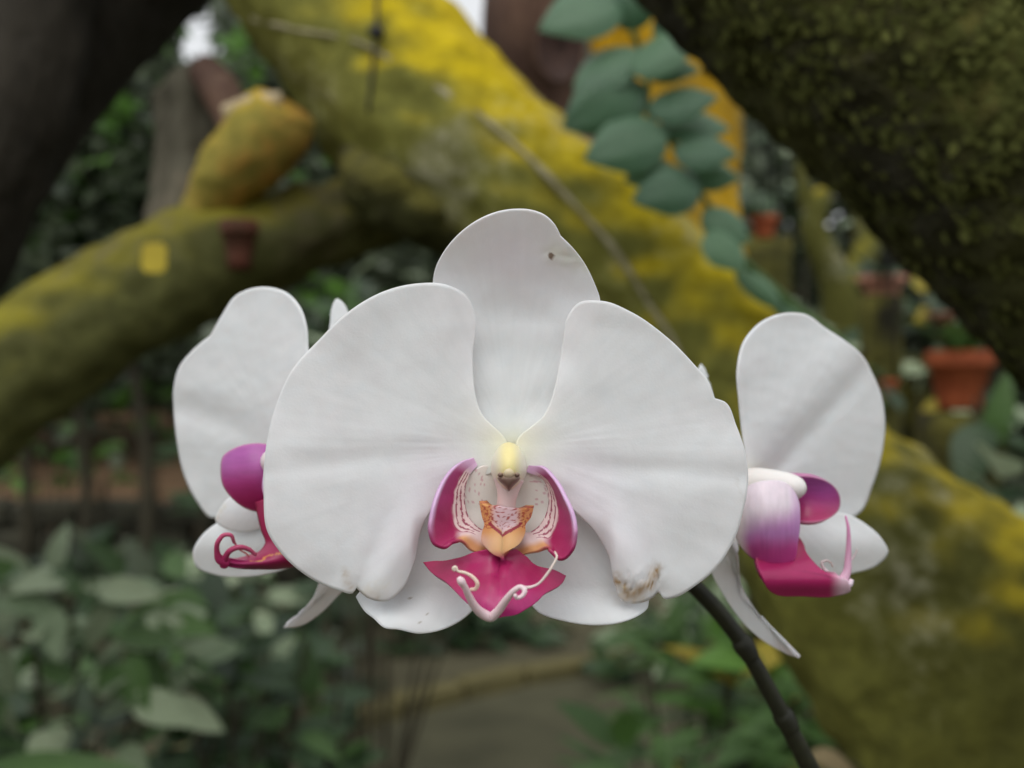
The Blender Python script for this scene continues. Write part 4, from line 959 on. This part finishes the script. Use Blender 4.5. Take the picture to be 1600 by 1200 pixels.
strip('lip_mid_lobe', [(398, 785), (402, 806), (408, 830), (414, 848), (406, 860), (388, 867), (365, 872), (344, 866)], [(470, 760), (475, 800), (490, 850), (480, 876), (440, 889), (405, 890), (375, 889), (347, 884)],
      lambda x, y, s, t: .026 - .006 * s + .004 * (2 * t - 1) ** 2, lambda x, y, s, t: mix(mix(MAGD, MAG, t), (.52, .05, .30), .6 * sst(.5, 1, s) * t) if abs(t - .35 - .08 * math.sin(s * 30)) > .03 or not .45 < s < .75 else (.62, .26, .08), fl, M['lip'], n=70, m=26, thick=.0012)
TC = (.55, .10, .20)
thread('tendril', [(356, 880, .225, 8), (344, 875, .224, 7), (339, 862, .223, 4.5), (341, 846, .222, 4), (350, 836, .222, 3.5), (360, 836, .222, 3.2), (366, 848, .223, 2.5)], fl, M['cirrus'], MAG, TC)
thread('tendril', [(350, 884, .225, 7), (352, 872, .224, 5), (360, 860, .223, 4.5), (374, 855, .223, 4), (388, 858, .224, 3.6), (400, 867, .225, 2.8)], fl, M['cirrus'], MAG, TC)
thread('tendril', [(362, 840, .222, 2), (372, 856, .224, 1.6), (386, 866, .228, 1.3), (392, 872, .23, 1)], fl, M['cirrus'], TC, (.7, .5, .35), 6)
blob('column', 432, 722, .235, 26, 22, .008, lambda x, y, z: (.82, .78, .74), fl, M['column'], 18, 12)

# ---- right flower, turned to the right
fr_ = flower('right white flower turned to the right beside the mossy limb', [(1165, 755, .252, 18), (1120, 755, .258, 13), (1050, 790, .262, 10), (960, 828, .259, 9)])
BR = (1175, 755)
def dr_pet(x, y):
    u = (x - 1170) / 200; d = .046 + .030 * u
    k, t = segdist((x, y), (1192, 742), (1345, 575)); side = (x - 1192) * .737 + (y - 742) * .676
    d += .0022 * gauss(side - 6, 18) * (1 - .5 * t) - .0016 * gauss(side + 34, 40) + .0006 * nz(x * .012, y * .012, 71) + .00016 * nz(x * .05, y * .06, 4) - .003 * gauss((y - 620) / 130, 1)
    return d
petal('petal', [(1172, 760), (1162, 700), (1154, 630), (1151, 575), (1162, 532), (1190, 502), (1225, 489), (1256, 491), (1288, 513), (1320, 534), (1345, 555), (1362, 585), (1376, 620), (1381, 660), (1376, 710), (1361, 760), (1341, 802), (1325, 811), (1290, 798), (1240, 785), (1195, 772)],
      (1262, 650), BR, dr_pet, lambda x, y, e: white(x, y, e, *BR, s=73, yellow=30, pink=[(1290, 790, 40, .1)]), fr_, M['petal'], nseg=180, nring=32, ruffle=.0016)
petal('petal', [(1160, 760), (1120, 660), (1080, 600), (1020, 600), (985, 680), (1000, 780), (1060, 850), (1130, 830)], (1080, 720), BR,
      lambda x, y: .048 - .022 * (1165 - x) / 180, lambda x, y, e: white(x, y, e, *BR, s=75, yellow=30), fr_, M['petal'], nseg=100, nring=20)
petal('dorsal_sepal', [(1170, 750), (1140, 690), (1112, 630), (1100, 600), (1090, 577), (1095, 569), (1101, 576), (1106, 596), (1118, 640), (1150, 700)], (1122, 660), BR,
      lambda x, y: .052 + .010 * (750 - y) / 250, lambda x, y, e: white(x, y, e, *BR, s=77, yellow=30), fr_, M['petal'], corners=(5,), nseg=100, nring=16)
petal('lateral_sepal', [(1190, 790), (1230, 800), (1280, 800), (1325, 805), (1352, 820), (1376, 842), (1386, 862), (1372, 880), (1335, 894), (1290, 898), (1250, 870), (1200, 840)], (1290, 848), BR,
      lambda x, y: .046 + .014 * (x - 1180) / 190 - .003 * gauss((y - 850) / 40, 1), lambda x, y, e: white(x, y, e, *BR, s=79, yellow=30), fr_, M['petal'], nseg=120, nring=22, ruffle=.0008)
def d_down(x, y):
    k, t = segdist((x, y), (1140, 850), (1250, 1027)); side = (x - 1140) * .85 - (y - 850) * .53
    return .042 + .004 * t - .0045 * gauss(side - 2, 9) + .002 * sst(-4, -16, side)
petal('lateral_sepal', [(1150, 830), (1142, 858), (1152, 900), (1166, 930), (1186, 960), (1206, 986), (1226, 1008), (1250, 1027), (1228, 1020), (1200, 1006), (1172, 984), (1148, 956), (1128, 925), (1112, 895), (1105, 860), (1120, 825)], (1155, 930), (1135, 830),
      d_down, lambda x, y, e: mix(white(x, y, e, 1135, 830, s=81, yellow=20), (.78, .62, .68), .35 * sst(985, 1020, y)), fr_, M['petal'], corners=(7,), nseg=130, nring=24)
V, Fc, _ = limb_px([(1150, 765, .248, 26), (1180, 758, .243, 27), (1215, 758, .240, 23), (1240, 762, .238, 20), (1252, 765, .237, 15), (1258, 767, .2365, 6)], 30, 20)
mk('column', V, Fc, M['column'], fr_, cols=[mix((.82, .77, .72), (.84, .82, .80), min(1, i / 400)) for i in range(len(V))])
def c_near(x, y, e):
    c = mix((.82, .72, .80), (.56, .24, .56), sst(790, 835, y + .25 * (x - 1200) + 8 * nz(x * .03, y * .03))); c = mix(c, (.58, .08, .34), sst(828, 858, y + 6 * nz(x * .05, y * .05, 2)))
    c = mix(c, (.82, .74, .74), sst(1178, 1158, x + 5 * nz(y * .04, 1)) * .9); c = mix(c, (.58, .30, .62), .55 * sst(1225, 1243, x) * sst(850, 820, y)); return tuple(v * (1 + .10 * nz(x * .22, y * .035, 3) + .06 * nz(x * .06, y * .06, 8)) for v in c)
petal('lip_side_lobe', [(1153, 835), (1151, 800), (1164, 768), (1192, 755), (1226, 758), (1242, 780), (1245, 812), (1242, 845), (1236, 872), (1218, 880), (1192, 876), (1168, 860)], (1200, 822), BR,
      lambda x, y: .026 + .0035 * ((x - 1205) / 45) ** 2 + .0022 * ((y - 810) / 50) ** 2 + .0003 * nz(x * .04, y * .02), c_near, fr_, M['lip'], nseg=120, nring=24, thick=.0009)
petal('lip_side_lobe', [(1214, 741), (1245, 739), (1272, 742), (1294, 753), (1306, 772), (1306, 795), (1292, 812), (1268, 820), (1244, 816), (1234, 790), (1230, 760)], (1266, 780), BR,
      lambda x, y: .040 + .004 * ((x - 1266) / 40) ** 2 - .003 * ((y - 780) / 40) ** 2, lipcol(745, 810, 1), fr_, M['lip'], nseg=110, nring=22, thick=.0009)
def d_rm(x, y): return .030 + .010 * gauss((x - 1240) / 40, 1) * sst(890, 840, y) + .004 * (x - 1190) / 130 - .003 * gauss((y - 905) / 18, 1)
petal('lip_mid_lobe', [(1180, 868), (1205, 872), (1228, 862), (1238, 842), (1246, 838), (1256, 850), (1261, 872), (1276, 891), (1300, 904), (1322, 906), (1326, 914), (1300, 926), (1250, 926), (1208, 922), (1189, 905)], (1232, 895), BR,
      d_rm, lambda x, y, e: mix(mix(MAGD, MAG, sst(850, 900, y)), (.80, .56, .68), sst(1290, 1318, x)), fr_, M['lip'], nseg=120, nring=24, thick=.0012)
thread('tendril', [(1296, 914, .236, 9), (1312, 910, .236, 8.5), (1322, 897, .236, 7), (1325, 872, .236, 5), (1326, 845, .236, 3.6), (1325, 822, .236, 2.4), (1321, 806, .237, 1.4)], fr_, M['cirrus'], (.80, .58, .70), (.62, .2, .42))
thread('tendril', [(1310, 912, .236, 7), (1328, 912, .235, 5), (1331, 905, .235, 3)], fr_, M['cirrus'], (.82, .66, .76), (.84, .7, .8))
thread('tendril', [(1304, 908, .236, 5), (1295, 897, .236, 3.5), (1286, 886, .236, 2.6), (1284, 879, .236, 2.2), (1290, 876, .236, 1.8), (1298, 879, .236, 1.5), (1301, 886, .236, 1.2)], fr_, M['cirrus'], (.8, .66, .72), (.45, .38, .36), 8)
thread('tendril', [(1326, 880, .237, 1.6), (1334, 870, .239, 1.2), (1340, 858, .24, 1)], fr_, M['cirrus'], (.62, .4, .48), (.5, .4, .4), 6)
